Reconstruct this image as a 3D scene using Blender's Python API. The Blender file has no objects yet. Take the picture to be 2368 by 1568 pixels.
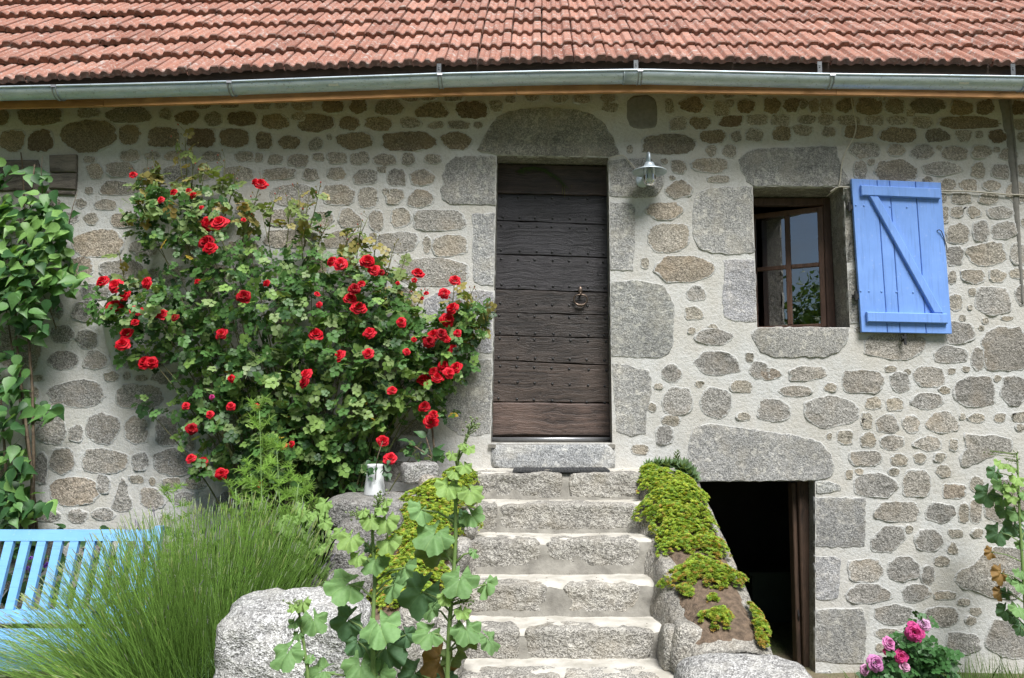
import bpy, math, random
import numpy as np
from mathutils import Vector, Matrix, noise
from mathutils.geometry import delaunay_2d_cdt

# ------------------------------------------------------------------ camera, sky, sun, exposure
sc = bpy.context.scene
COL = sc.collection
W, HH = 2368.0, 1568.0            # measuring picture: pixels of the photograph at this width
FPX, CX, CY = 1814.0, 1250.0, 784.0
D, EYE, TH = 5.85, 1.75, math.radians(5.5)
cam = bpy.data.cameras.new('camera')
camo = bpy.data.objects.new('camera', cam)
COL.objects.link(camo)
cam.sensor_width = 36.0
cam.lens = 36.0 * FPX / W
cam.shift_x = (W / 2 - CX) / W
cam.clip_end = 2000
camo.location = (0, -D, EYE)
camo.rotation_euler = (math.pi / 2 + TH, 0, 0)
sc.camera = camo

SUN_EL, SUN_AZ = math.radians(56), math.radians(160)   # azimuth from +Y towards +X
wd = bpy.data.worlds.new('World')
sc.world = wd
wd.use_nodes = True
wn = wd.node_tree
wn.nodes.clear()
sky = wn.nodes.new('ShaderNodeTexSky')
sky.sky_type = 'NISHITA'
sky.sun_disc = False
sky.sun_elevation = SUN_EL
sky.sun_rotation = SUN_AZ
sky.air_density = 1.0
sky.dust_density = 0.4
sky.ozone_density = 2.5
tc = wn.nodes.new('ShaderNodeTexCoord')
cn = wn.nodes.new('ShaderNodeTexNoise')
cn.inputs['Scale'].default_value = 2.6
cn.inputs['Detail'].default_value = 7
cn.inputs['Roughness'].default_value = .55
wn.links.new(tc.outputs['Generated'], cn.inputs['Vector'])
cr = wn.nodes.new('ShaderNodeValToRGB')
cr.color_ramp.elements[0].position = .43
cr.color_ramp.elements[1].position = .62
wn.links.new(cn.outputs[0], cr.inputs[0])
cm = wn.nodes.new('ShaderNodeMixRGB')
cm.inputs[2].default_value = (3.4, 3.6, 3.9, 1)       # sunlit thin cloud
wn.links.new(cr.outputs[0], cm.inputs[0])
wn.links.new(sky.outputs[0], cm.inputs[1])
bgn = wn.nodes.new('ShaderNodeBackground')
bgn.inputs[1].default_value = 0.05
wo = wn.nodes.new('ShaderNodeOutputWorld')
wn.links.new(cm.outputs[0], bgn.inputs[0])
wn.links.new(bgn.outputs[0], wo.inputs[0])

sl = bpy.data.lights.new('sun', 'SUN')
sl.energy = 5.0
sl.angle = math.radians(28)
sl.color = (1.0, .98, .95)
so = bpy.data.objects.new('sun', sl)
COL.objects.link(so)
sdir = Vector((math.sin(SUN_AZ) * math.cos(SUN_EL), math.cos(SUN_AZ) * math.cos(SUN_EL), math.sin(SUN_EL)))
so.rotation_euler = sdir.to_track_quat('Z', 'Y').to_euler()
so.location = (4, -8, 10)

sc.view_settings.view_transform = 'Standard'
sc.view_settings.look = 'None'
sc.view_settings.gamma = 1
sc.view_settings.use_curve_mapping = False
sc.view_settings.exposure = 0.35
sc.cycles.use_denoising = True
sc.cycles.max_bounces = 4
sc.cycles.diffuse_bounces = 3
sc.cycles.adaptive_threshold = .03
sc.cycles.transparent_max_bounces = 12
sc.cycles.caustics_reflective = False
sc.cycles.caustics_refractive = False

# ------------------------------------------------------------------ measuring
CT, ST = math.cos(TH), math.sin(TH)
def PY(vx, vy, y):
    """where the sight line of a picture point meets the plane y"""
    u, v = (vx - CX) / FPX, (CY - vy) / FPX
    t = (y + D) / (CT - v * ST)
    return Vector((u * t, y, EYE + (ST + v * CT) * t))
def PZ(vx, vy, z):
    u, v = (vx - CX) / FPX, (CY - vy) / FPX
    t = (z - EYE) / (ST + v * CT)
    return Vector((u * t, -D + (CT - v * ST) * t, z))
def SCL(vy, y):
    v = (CY - vy) / FPX
    return FPX * (CT - v * ST) / (y + D)
ROWY = {'A': 0, 'B': 850, 'C': 1693}
def ZV(tile, x, y):
    """close-up tile coordinates -> picture coordinates"""
    c = int(tile[1])
    return ((960 * c + x * .54207) / 1.62162, (ROWY[tile[0]] + y * .54207) / 1.62162)

# ------------------------------------------------------------------ materials
class M:
    """tiny node builder"""
    def __init__(s, name):
        s.m = bpy.data.materials.new(name)
        s.m.use_nodes = True
        s.t = s.m.node_tree
        s.t.nodes.clear()
        s.out = s.t.nodes.new('ShaderNodeOutputMaterial')
    def n(s, typ, ins=None, **props):
        nd = s.t.nodes.new('ShaderNode' + typ)
        for k, v in props.items():
            setattr(nd, k, v)
        for k, v in (ins or {}).items():
            i = nd.inputs[k]
            if isinstance(v, bpy.types.NodeSocket):
                s.t.links.new(v, i)
            else:
                i.default_value = v
        return nd
    def pos(s):
        return s.n('NewGeometry').outputs['Position']
    def obj(s):
        return s.n('TexCoord').outputs['Object']
    def noise(s, vec, scale, detail=3, rough=.55, dist=0.0):
        return s.n('TexNoise', {'Vector': vec, 'Scale': scale, 'Detail': detail, 'Roughness': rough, 'Distortion': dist}).outputs[0]
    def vor(s, vec, scale, feature='F1'):
        return s.n('TexVoronoi', {'Vector': vec, 'Scale': scale}, feature=feature).outputs[0]
    def ramp(s, f, *stops):
        r = s.n('ValToRGB', {0: f})
        e = r.color_ramp.elements
        while len(e) < len(stops):
            e.new(.5)
        for i, (p, c) in enumerate(stops):
            e[i].position = p
            e[i].color = (c, c, c, 1) if isinstance(c, (int, float)) else (*c, 1)
        return r.outputs[0]
    def mix(s, f, a, b, mode='MIX'):
        def c(v):
            return (*v, 1) if isinstance(v, tuple) and len(v) == 3 else v
        return s.n('MixRGB', {0: f, 1: c(a), 2: c(b)}, blend_type=mode).outputs[0]
    def math(s, op, a, b=0.0):
        return s.n('Math', {0: a, 1: b}, operation=op).outputs[0]
    def scale(s, vec, v):
        return s.n('Mapping', {'Vector': vec, 'Scale': v}).outputs[0]
    def bump(s, h, strength=.5, dist=.01, normal=None):
        i = {'Height': h, 'Strength': strength, 'Distance': dist}
        if normal is not None:
            i['Normal'] = normal
        return s.n('Bump', i).outputs[0]
    def principled(s, col, rough=.8, normal=None, **kw):
        c = (*col, 1) if isinstance(col, tuple) and len(col) == 3 else col
        i = {'Base Color': c, 'Roughness': rough}
        if normal is not None:
            i['Normal'] = normal
        for k, v in kw.items():
            i[k.replace('_', ' ')] = v
        return s.n('BsdfPrincipled', i).outputs[0]
    def done(s, surf):
        s.t.links.new(surf, s.out.inputs[0])
        return s.m

MAT = {}
def granite(name, light, dark, stain, grain=70, rough=.85, bumpy=.7, lichen=.0, coarse=.5, smear=None):
    m = M(name)
    p = m.pos()
    oi = m.n('ObjectInfo')
    g1 = m.noise(p, grain, 2, .7)
    g2 = m.noise(p, grain * 2.4, 2, .6)
    v = m.vor(p, grain * 1.3)
    big = m.noise(p, 5, 3, .6)
    c = m.mix(m.ramp(g1, (.36, 0), (.62, 1)), dark, light)
    c = m.mix(m.ramp(g2, (.40, .8), (.52, 0)), c, tuple(x * .45 for x in dark))
    c = m.mix(m.ramp(v, (.12, .55), (.25, 0)), c, tuple(min(1, x * 1.35) for x in light))
    pit = m.noise(p, 24, 3, .7)
    c = m.mix(m.ramp(pit, (.34, .5), (.47, 0)), c, tuple(x * .6 for x in dark))
    c = m.mix(m.math('MULTIPLY', m.ramp(big, (.48, 0), (.70, 1)), .55), c, stain)
    if lichen:
        l = m.noise(p, 18, 3, .7)
        c = m.mix(m.math('MULTIPLY', m.ramp(l, (.55, 0), (.62, 1)), lichen), c, (.72, .71, .66))
    c = m.mix(1.0, c, oi.outputs['Color'], 'MULTIPLY')
    tone = m.noise(p, 2.1, 2, .5)
    c = m.mix(1.0, c, m.ramp(tone, (.3, .76), (.7, 1.16)), 'MULTIPLY')
    if smear:
        e = m.n('VertexColor', layer_name='tint').outputs[0]
        k = m.math('ADD', e, m.math('MULTIPLY', m.math('SUBTRACT', m.noise(p, 19, 4, .7), .5), 2.3))
        c = m.mix(m.ramp(k, (.47, 0), (.66, 1)), c, m.mix(m.ramp(g2, (.3, 0), (.7, 1)), tuple(x * .86 for x in smear), smear))
    h = m.math('ADD', m.math('MULTIPLY', pit, 1.0), m.math('MULTIPLY', g1, coarse))
    nrm = m.bump(h, bumpy, .02)
    return m.done(m.principled(c, rough, nrm))
MAT['stone'] = granite('wall_granite', (.62, .60, .565), (.26, .25, .23), (.42, .36, .285), smear=(.51, .511, .495))
MAT['ashlar'] = granite('dressed_granite', (.56, .565, .565), (.23, .235, .24), (.41, .385, .335), grain=85, bumpy=.6, lichen=.42, smear=(.51, .511, .495))
MAT['step'] = granite('step_granite', (.60, .585, .55), (.26, .25, .235), (.38, .345, .285), grain=62, bumpy=1.0, lichen=.35, coarse=.8)
MAT['boulder'] = granite('boulder_granite', (.72, .715, .70), (.26, .255, .25), (.46, .44, .40), grain=58, bumpy=1.0, lichen=.35, coarse=.9)

def mortar():
    m = M('lime_mortar')
    p = m.pos()
    fine = m.noise(p, 150, 2, .6)
    mid = m.noise(p, 42, 3, .6)
    big = m.noise(p, 2.2, 3, .6)
    streak = m.noise(m.scale(p, (6, 6, .7)), 1.6, 4, .6)
    c = m.mix(m.ramp(fine, (.3, 0), (.7, 1)), (.51, .515, .505), (.63, .638, .632))
    c = m.mix(m.ramp(big, (.35, 0), (.7, .75)), c, (.50, .465, .40))
    c = m.mix(m.ramp(streak, (.52, 0), (.72, .5)), c, (.46, .45, .41))
    c = m.mix(m.ramp(mid, (.3, .35), (.5, 0)), c, (.34, .315, .27))
    h = m.math('ADD', m.math('MULTIPLY', mid, 1.0), m.math('MULTIPLY', fine, .35))
    return m.done(m.principled(c, .92, m.bump(h, .5, .013)))
MAT['mortar'] = mortar()

def simple(name, col, rough=.8, var=.25, scale=20, bump=.2, dist=.004, col2=None, **kw):
    m = M(name)
    p = m.pos()
    n1 = m.noise(p, scale, 5, .6)
    c2 = col2 or tuple(x * (1 - var) for x in col)
    c = m.mix(m.ramp(n1, (.32, 0), (.68, 1)), c2, col)
    return m.done(m.principled(c, rough, m.bump(n1, bump, dist), **kw))
MAT['stepmortar'] = simple('step_mortar', (.30, .285, .25), .92, scale=11, bump=.8, dist=.02, col2=(.17, .16, .14))  # riser mortar: shade under the high sun is darkened into its colour
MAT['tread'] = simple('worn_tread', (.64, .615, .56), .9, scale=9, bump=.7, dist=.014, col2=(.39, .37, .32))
MAT['rubble'] = simple('rubble_mortar', (.50, .475, .42), .92, scale=9, bump=.9, dist=.03, col2=(.24, .225, .20))
MAT['soil'] = simple('garden_soil', (.23, .165, .115), .95, scale=32, bump=1.0, dist=.03, col2=(.09, .065, .045))
MAT['cement'] = simple('cement_patch', (.235, .225, .205), .9, scale=30, bump=.4, dist=.006, col2=(.17, .165, .15))
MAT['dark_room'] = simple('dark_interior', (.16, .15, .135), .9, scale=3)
MAT['black_iron'] = simple('black_iron', (.03, .03, .032), .5, scale=60, bump=.3)
MAT['rubber'] = simple('rubber_mat', (.045, .047, .05), .7, scale=60, bump=.4)
MAT['bronze'] = simple('aged_bronze', (.20, .15, .12), .42, scale=60, Metallic=.85)
MAT['cable'] = simple('cable_sheath', (.62, .58, .49), .5, scale=40, bump=0)
MAT['enamel'] = simple('white_enamel', (.78, .80, .82), .25, var=.06, scale=8, bump=.02)
MAT['sticker'] = simple('paper_sticker', (.8, .8, .78), .6, var=.15, scale=90, bump=0)
MAT['celadon'] = simple('celadon_glaze', (.50, .53, .46), .3, var=.12, scale=10, bump=.03)
def paint(name, col, axis):
    """brush-painted board: grain telegraphs through, a little fading and grime"""
    m = M(name)
    p = m.pos()
    g = m.noise(m.scale(p, (22, 22, 1.2) if axis == 'z' else (1.2, 22, 22)), 3, 3, .6)
    f = m.noise(p, 5, 3, .6)
    d = m.noise(p, 34, 3, .65)
    c = m.mix(m.ramp(f, (.3, 0), (.7, 1)), tuple(x * .88 for x in col), col)
    c = m.mix(m.ramp(g, (.34, .38), (.48, 0)), c, tuple(x * .6 for x in col))
    c = m.mix(m.ramp(d, (.62, 0), (.70, .4)), c, tuple(min(1, x * .75 + .22) for x in col))
    return m.done(m.principled(c, m.ramp(f, (.3, .38), (.7, .58)), m.bump(g, .25, .004)))
MAT['shutter'] = paint('blue_shutter_paint', (.205, .39, .88), 'z')
MAT['bench'] = paint('light_blue_paint', (.23, .51, .88), 'x')
MAT['bark'] = simple('woody_stem', (.20, .15, .10), .9, scale=40, bump=.8, dist=.006, col2=(.09, .065, .045))
MAT['zincbar'] = simple('zinc_strip', (.42, .43, .45), .4, var=.2, scale=25, Metallic=.8)
MAT['hanger'] = simple('dull_steel', (.16, .17, .18), .5, scale=30, Metallic=.6)
MAT['cabinet'] = simple('dark_green_cabinet', (.035, .06, .045), .5, scale=8)

def zinc():
    m = M('galvanised_zinc')
    p = m.pos()
    a = m.noise(m.scale(p, (1, 4, 4)), 9, 5, .65)
    b = m.noise(p, 60, 3, .6)
    c = m.mix(m.ramp(a, (.35, 0), (.65, 1)), (.48, .57, .64), (.64, .72, .78))
    c = m.mix(m.ramp(b, (.60, 0), (.68, .5)), c, (.22, .22, .22))
    r = m.ramp(a, (.3, .38), (.7, .55))
    return m.done(m.principled(c, r, m.bump(b, .06, .003), Metallic=.45))
MAT['zinc'] = zinc()

def wood(name, light, dark, axis, rough=.75, bump=.6, crack=1.0, scale=1.0):
    m = M(name)
    p = m.pos()
    oi = m.n('ObjectInfo')
    off = m.n('VectorMath', {0: p, 1: m.n('CombineXYZ', {0: m.math('MULTIPLY', oi.outputs['Random'], 7.0), 2: m.math('MULTIPLY', oi.outputs['Random'], 3.0)}).outputs[0]}, operation='ADD').outputs[0]
    s = {'x': (.9, 14, 14), 'z': (14, 14, .9)}[axis]
    w = m.n('VectorMath', {0: m.scale(off, tuple(k * scale for k in s)), 1: m.scale(m.n('TexNoise', {'Vector': off, 'Scale': 3.0 * scale, 'Detail': 2}).outputs[1], (1.3, 1.3, 1.3))}, operation='ADD').outputs[0]
    g = m.noise(w, 2.6, 6, .65, .5)
    f = m.noise(w, 11, 4, .7)
    bl = m.noise(off, 4, 3, .5)
    c = m.mix(m.ramp(g, (.33, 0), (.66, 1)), dark, light)
    c = m.mix(m.ramp(f, (.30, .9 * crack), (.42, 0)), c, tuple(x * .25 for x in dark))
    c = m.mix(m.ramp(bl, (.45, 0), (.75, .5)), c, tuple(min(1, x * 1.5) for x in light))
    c = m.mix(1.0, c, oi.outputs['Color'], 'MULTIPLY')
    h = m.math('ADD', g, m.math('MULTIPLY', f, .6))
    return m.done(m.principled(c, rough, m.bump(h, bump, .008)))
MAT['doorwood'] = wood('old_oak', (.080, .067, .061), (.014, .012, .012), 'x', .5, .8)
MAT['framewood'] = wood('brown_stained_frame', (.15, .092, .066), (.06, .035, .026), 'z', .45, .4, .6)
MAT['fascia'] = wood('larch_board', (.62, .33, .135), (.40, .19, .07), 'x', .6, .2, .35, .8)
MAT['beam'] = wood('weathered_beam', (.26, .225, .195), (.075, .064, .056), 'x', .85, 1.0)
MAT['deck'] = wood('dark_eave_wood', (.09, .06, .045), (.04, .028, .022), 'x', .85, .4)
MAT['oldframe'] = wood('old_door_frame', (.10, .06, .04), (.03, .02, .014), 'z', .7, .7)

def tilemat():
    m = M('terracotta_tile')
    p = m.pos()
    oi = m.n('ObjectInfo')
    r = oi.outputs['Random']
    n1 = m.noise(p, 9, 3, .65)
    n2 = m.noise(p, 55, 3, .65)
    c = m.mix(m.ramp(r, (.0, 0), (.15, .35), (.85, .65), (1.0, 1)), (.27, .105, .07), (.50, .24, .172))
    c = m.mix(m.ramp(n1, (.35, 0), (.7, .6)), c, (.30, .165, .135))
    c = m.mix(m.ramp(n2, (.57, 0), (.66, .7)), c, (.55, .47, .41))         # pale lichen specks
    n3 = m.noise(p, 34, 4, .6)
    c = m.mix(m.ramp(n3, (.62, 0), (.68, .85)), c, (.10, .085, .075))         # dark lichen spots
    n4 = m.noise(p, 15, 4, .7)
    c = m.mix(m.ramp(n4, (.56, 0), (.66, .75)), c, (.50, .46, .43))
    z = m.n('SeparateXYZ', {0: m.obj()}).outputs
    # shadow band along the butt edge, painted dark into the clay colour
    edge = m.math('MULTIPLY', m.ramp(z[1], (.008, 1), (.026, 0)), m.ramp(m.noise(p, 26, 4, .6), (.35, .95), (.65, .35)))
    c = m.mix(edge, c, (.135, .075, .06))
    h = m.math('ADD', n2, m.math('MULTIPLY', n1, .4))
    return m.done(m.principled(c, .78, m.bump(h, .4, .006)))
MAT['tile'] = tilemat()

def leafmat(name, rough=.46, trans=.22, spec=.38, objcol=False, vein=False):
    m = M(name)
    if objcol:
        c = m.n('ObjectInfo').outputs['Color']
    else:
        c = m.n('VertexColor', layer_name='tint').outputs[0]
    p = m.pos()
    v = m.noise(p, 60, 1, .6)
    c = m.mix(m.ramp(v, (.3, .35), (.6, 0)), c, m.mix(1.0, c, (.55, .6, .5), 'MULTIPLY'))
    nrm = None
    if vein:
        nrm = m.bump(m.noise(p, 45, 2, .5), .35, .006)
        o = m.obj()
        s = m.n('SeparateXYZ', {0: o}).outputs
        ang = m.n('Math', {0: s[0], 1: m.math('ADD', s[1], .18)}, operation='ARCTAN2').outputs[0]
        wv = m.math('ABSOLUTE', m.math('SINE', m.math('MULTIPLY', ang, 3.5)))
        ln = m.ramp(wv, (.0, .55), (.10, 0))
        c = m.mix(ln, c, m.mix(1.0, c, (1.7, 1.45, 1.3), 'MULTIPLY'))
        nrm = m.bump(wv, .5, .01, nrm)
    a = m.principled(c, rough, nrm, **{'Specular_IOR_Level': spec})
    b = m.n('BsdfTranslucent', {'Color': m.mix(1.0, c, (1.5, 1.35, .55), 'MULTIPLY')}).outputs[0]
    return m.done(m.n('MixShader', {0: trans, 1: a, 2: b}).outputs[0])
MAT['leaf'] = leafmat('foliage_leaf')
MAT['leafdull'] = leafmat('matt_foliage', .6, .3, .3)
MAT['leafobj'] = leafmat('climber_leaf', .45, .25, .4, True)
MAT['hollyleaf'] = leafmat('hollyhock_leaf', .6, .25, .3, True, True)
def petal(name):
    m = M(name)
    c = m.n('ObjectInfo').outputs['Color']
    n = m.noise(m.pos(), 90, 2, .5)
    c = m.mix(m.ramp(n, (.3, .5), (.6, 0)), c, m.mix(1.0, c, (.6, .5, .55), 'MULTIPLY'))
    a = m.principled(c, .55, None, **{'Specular_IOR_Level': .25})
    b = m.n('BsdfTranslucent', {'Color': c}).outputs[0]
    return m.done(m.n('MixShader', {0: .2, 1: a, 2: b}).outputs[0])
MAT['petal'] = petal('rose_petal')

def glass(name, ior):
    m = M(name)
    fr = m.n('Fresnel', {'IOR': ior}).outputs[0]
    t = m.n('BsdfTransparent', {'Color': (.86, .9, .9, 1)}).outputs[0]
    g = m.n('BsdfGlossy', {'Color': (1, 1, 1, 1), 'Roughness': .01, 'Normal': m.bump(m.noise(m.pos(), 3.5, 2, .5), .04, .02)}).outputs[0]
    return m.done(m.n('MixShader', {0: fr, 1: t, 2: g}).outputs[0])
MAT['pane'] = glass('window_glass', 4.6)
MAT['jar'] = glass('lamp_glass', 1.7)

def groundmat():
    m = M('garden_ground')
    p = m.pos()
    a = m.noise(p, .8, 5, .6)
    b = m.noise(p, 25, 5, .7)
    c = m.mix(m.ramp(b, (.3, 0), (.7, 1)), (.05, .075, .02), (.12, .15, .05))
    c = m.mix(m.ramp(a, (.48, 0), (.6, .8)), c, (.24, .19, .13))
    return m.done(m.principled(c, .95, m.bump(b, .8, .04)))
MAT['ground'] = groundmat()

# ------------------------------------------------------------------ building blocks
R = random.Random(7)
def link(o, parent=None):
    COL.objects.link(o)
    if parent is not None:
        o.parent = parent
        if parent.type == 'EMPTY':
            o.matrix_parent_inverse = Matrix.Translation(-parent.location)
    return o
def mk(name, V, F, mat, parent=None, smooth=True, tint=None, color=None, kind=None):
    me = bpy.data.meshes.new(name)
    me.from_pydata([tuple(v) for v in V], [], [tuple(f) for f in F])
    if smooth:
        me.polygons.foreach_set('use_smooth', [True] * len(me.polygons))
    if tint is not None:
        ca = me.color_attributes.new('tint', 'FLOAT_COLOR', 'POINT')
        t = np.ones((len(V), 4), dtype=np.float32)
        t[:, :3] = np.asarray(tint, dtype=np.float32)
        ca.data.foreach_set('color', t.ravel())
    me.materials.append(MAT[mat] if isinstance(mat, str) else mat)
    me.update()
    o = bpy.data.objects.new(name, me)
    link(o, parent)
    if color is not None:
        o.color = (*color, 1)
    if kind:
        o['kind'] = kind
    return o
def inst(name, me, mtx, parent=None, color=None):
    o = bpy.data.objects.new(name, me)
    link(o, parent)
    o.matrix_basis = mtx
    if color is not None:
        o.color = (*color, 1)
    return o
def shape(V, F, mat, smooth=True):
    me = bpy.data.meshes.new('shape')
    me.from_pydata([tuple(v) for v in V], [], [tuple(f) for f in F])
    if smooth:
        me.polygons.foreach_set('use_smooth', [True] * len(me.polygons))
    me.materials.append(MAT[mat])
    return me
def thing(name, label, cat, loc, group=None):
    o = bpy.data.objects.new(name, None)
    o.empty_display_size = .1
    o.location = loc
    COL.objects.link(o)
    o['label'] = label
    o['category'] = cat
    if group:
        o['group'] = group
    return o
def tag(o, label, cat, group=None):
    o['label'] = label
    o['category'] = cat
    if group:
        o['group'] = group
    return o

class MB:
    """collects shapes for one mesh"""
    def __init__(s):
        s.V, s.F = [], []
    def add(s, V, F):
        k = len(s.V)
        s.V += [Vector(v) for v in V]
        s.F += [tuple(i + k for i in f) for f in F]
        return s
    def box(s, a, b):
        (x0, y0, z0), (x1, y1, z1) = a, b
        return s.add([(x0, y0, z0), (x1, y0, z0), (x1, y1, z0), (x0, y1, z0), (x0, y0, z1), (x1, y0, z1), (x1, y1, z1), (x0, y1, z1)],
                     [(0, 3, 2, 1), (4, 5, 6, 7), (0, 1, 5, 4), (1, 2, 6, 5), (2, 3, 7, 6), (3, 0, 4, 7)])
    def prism(s, pts, y0, y1, bev=.0):
        """polygon in x,z from front y0 to back y1 with a bevelled front edge"""
        n = len(pts)
        c = Vector((sum(p[0] for p in pts) / n, sum(p[1] for p in pts) / n))
        area = sum(pts[i][0] * pts[(i + 1) % n][1] - pts[(i + 1) % n][0] * pts[i][1] for i in range(n))
        if area < 0:
            pts = pts[::-1]
        rings = []
        if bev:
            inn = []
            for i in range(n):
                a, b, d = Vector(pts[i - 1]), Vector(pts[i]), Vector(pts[(i + 1) % n])
                e1, e2 = (b - a).normalized(), (d - b).normalized()
                n1, n2 = Vector((-e1.y, e1.x)), Vector((-e2.y, e2.x))
                m = (n1 + n2)
                m = m / max(.4, m.dot(n1)) if m.length > 1e-6 else n1
                inn.append(b + m * bev)
            rings.append([(p[0], y0, p[1]) for p in inn])
            rings.append([(p[0], y0 + bev, p[1]) for p in pts])
        else:
            rings.append([(p[0], y0, p[1]) for p in pts])
        rings.append([(p[0], y1, p[1]) for p in pts])
        V, F = [v for r in rings for v in r], []
        F.append(tuple(range(n)))
        for k in range(len(rings) - 1):
            for i in range(n):
                j = (i + 1) % n
                F.append((k * n + i, (k + 1) * n + i, (k + 1) * n + j, k * n + j))
        k = len(rings) - 1
        F.append(tuple(k * n + i for i in reversed(range(n))))
        return s.add(V, F)
    def tube(s, path, rad, sides=6, cap=True):
        path = [Vector(p) for p in path]
        n = len(path)
        rads = rad if isinstance(rad, (list, tuple)) else [rad] * n
        V, F = [], []
        up = Vector((0, 0, 1))
        prev = None
        for i, p in enumerate(path):
            t = (path[min(n - 1, i + 1)] - path[max(0, i - 1)]).normalized()
            if prev is None:
                a = t.cross(up if abs(t.z) < .9 else Vector((1, 0, 0))).normalized()
            else:
                a = (prev - t * prev.dot(t)).normalized()
            prev = a
            b = t.cross(a)
            for k in range(sides):
                an = 2 * math.pi * k / sides
                V.append(p + (a * math.cos(an) + b * math.sin(an)) * rads[i])
        for i in range(n - 1):
            for k in range(sides):
                j = (k + 1) % sides
                F.append((i * sides + k, i * sides + j, (i + 1) * sides + j, (i + 1) * sides + k))
        if cap:
            F.append(tuple(reversed(range(sides))))
            F.append(tuple((n - 1) * sides + k for k in range(sides)))
        return s.add(V, F)
    def lathe(s, prof, origin, axis=Vector((0, 0, 1)), seg=20, closed=False):
        axis = Vector(axis).normalized()
        a = axis.cross(Vector((1, 0, 0)) if abs(axis.x) < .9 else Vector((0, 1, 0))).normalized()
        b = axis.cross(a)
        V, F = [], []
        o = Vector(origin)
        for r, h in prof:
            for k in range(seg):
                an = 2 * math.pi * k / seg
                V.append(o + axis * h + (a * math.cos(an) + b * math.sin(an)) * r)
        n = len(prof)
        for i in range(n - 1):
            for k in range(seg):
                j = (k + 1) % seg
                F.append((i * seg + k, i * seg + j, (i + 1) * seg + j, (i + 1) * seg + k))
        if closed:
            F.append(tuple(reversed(range(seg))))
            F.append(tuple((n - 1) * seg + k for k in range(seg)))
        return s.add(V, F)
    def obj(s, name, mat, parent=None, smooth=False, color=None, kind=None):
        return mk(name, s.V, s.F, mat, parent, smooth, None, color, kind)

_cube_cache = {}
def cube_grid(k):
    if k in _cube_cache:
        return _cube_cache[k]
    idx, V, F = {}, [], []
    def vid(p):
        key = tuple(round(c * 1000) for c in p)
        if key not in idx:
            idx[key] = len(V)
            V.append(Vector(p))
        return idx[key]
    for ax in range(3):
        for sg in (-1, 1):
            for i in range(k):
                for j in range(k):
                    q = []
                    for (a, b) in ((i, j), (i + 1, j), (i + 1, j + 1), (i, j + 1)):
                        p = [0, 0, 0]
                        p[ax] = sg
                        p[(ax + 1) % 3] = -1 + 2 * a / k
                        p[(ax + 2) % 3] = -1 + 2 * b / k
                        q.append(vid(p))
                    F.append(tuple(q) if sg > 0 else tuple(reversed(q)))
    _cube_cache[k] = (V, F)
    return V, F
def rock_geo(c, size, n=5.0, k=7, amp=.02, freq=6.0, seed=0.0, rot=0.0, tilt=(0, 0), lowamp=None):
    V, F = cube_grid(k)
    c = Vector(c)
    rm = Matrix.Rotation(rot, 3, 'Z') @ Matrix.Rotation(tilt[0], 3, 'X') @ Matrix.Rotation(tilt[1], 3, 'Y')
    out = []
    so = Vector((seed * 13.7, seed * 7.1, seed * 3.3))
    lowamp = amp * 2 if lowamp is None else lowamp
    for v in V:
        w = Vector(math.sin(x * math.pi / 2 * .98) if n < 4 else x for x in v)
        r = (abs(w.x) ** n + abs(w.y) ** n + abs(w.z) ** n) ** (1 / n)
        w = w / r
        p = Vector((w.x * size[0] / 2, w.y * size[1] / 2, w.z * size[2] / 2))
        nr = Vector((w.x / size[0], w.y / size[1], w.z / size[2])).normalized()
        d = noise.noise(p * 2.3 + so) * lowamp + noise.noise(p * freq + so) * amp + noise.noise(p * freq * 2.7 + so) * amp * .5
        out.append(c + rm @ (p + nr * d))
    return out, F
def rock(name, c, size, mat, parent=None, color=None, **kw):
    V, F = rock_geo(c, size, **kw)
    return mk(name, V, F, mat, parent, True, None, color)

def bez(a, b, c, n):
    a, b, c = Vector(a), Vector(b), Vector(c)
    return [(a * (1 - t) ** 2 + b * 2 * t * (1 - t) + c * t * t) for t in (i / n for i in range(n + 1))]

# many small faces through numpy
def frames(nrm, tip):
    nrm = nrm / np.linalg.norm(nrm, axis=1, keepdims=True)
    tip = tip - nrm * np.sum(tip * nrm, axis=1, keepdims=True)
    tip = tip / (np.linalg.norm(tip, axis=1, keepdims=True) + 1e-9)
    x = np.cross(tip, nrm)
    return np.stack([x, tip, nrm], axis=2)
class Scatter:
    def __init__(s):
        s.V, s.F, s.C, s.n = [], [], [], 0
    def add(s, tv, tf, rot, pos, size, col):
        tv = np.asarray(tv, float)
        n, k = len(pos), len(tv)
        if n == 0:
            return
        sz = np.asarray(size, float)
        sz = sz.reshape(-1, 1, 1) if sz.ndim == 1 else sz[:, None, :]
        v = np.einsum('nij,nkj->nki', rot, tv[None] * sz) + np.asarray(pos)[:, None, :]
        s.V.append(v.reshape(-1, 3))
        base = np.arange(n) * k + s.n
        for f in tf:
            s.F += (base[:, None] + np.asarray(f)[None]).tolist()
        s.C.append(np.repeat(np.asarray(col, float), k, axis=0))
        s.n += n * k
    def geo(s, V, F, col):
        V = np.array([tuple(v) for v in V])
        s.V.append(V)
        s.F += [[i + s.n for i in f] for f in F]
        s.C.append(np.tile(np.asarray(col, float), (len(V), 1)))
        s.n += len(V)
    def obj(s, name, mat, parent=None, smooth=True, kind=None):
        return mk(name, np.concatenate(s.V), s.F, mat, parent, smooth, np.concatenate(s.C), None, kind)
NR = np.random.default_rng(11)
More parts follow.
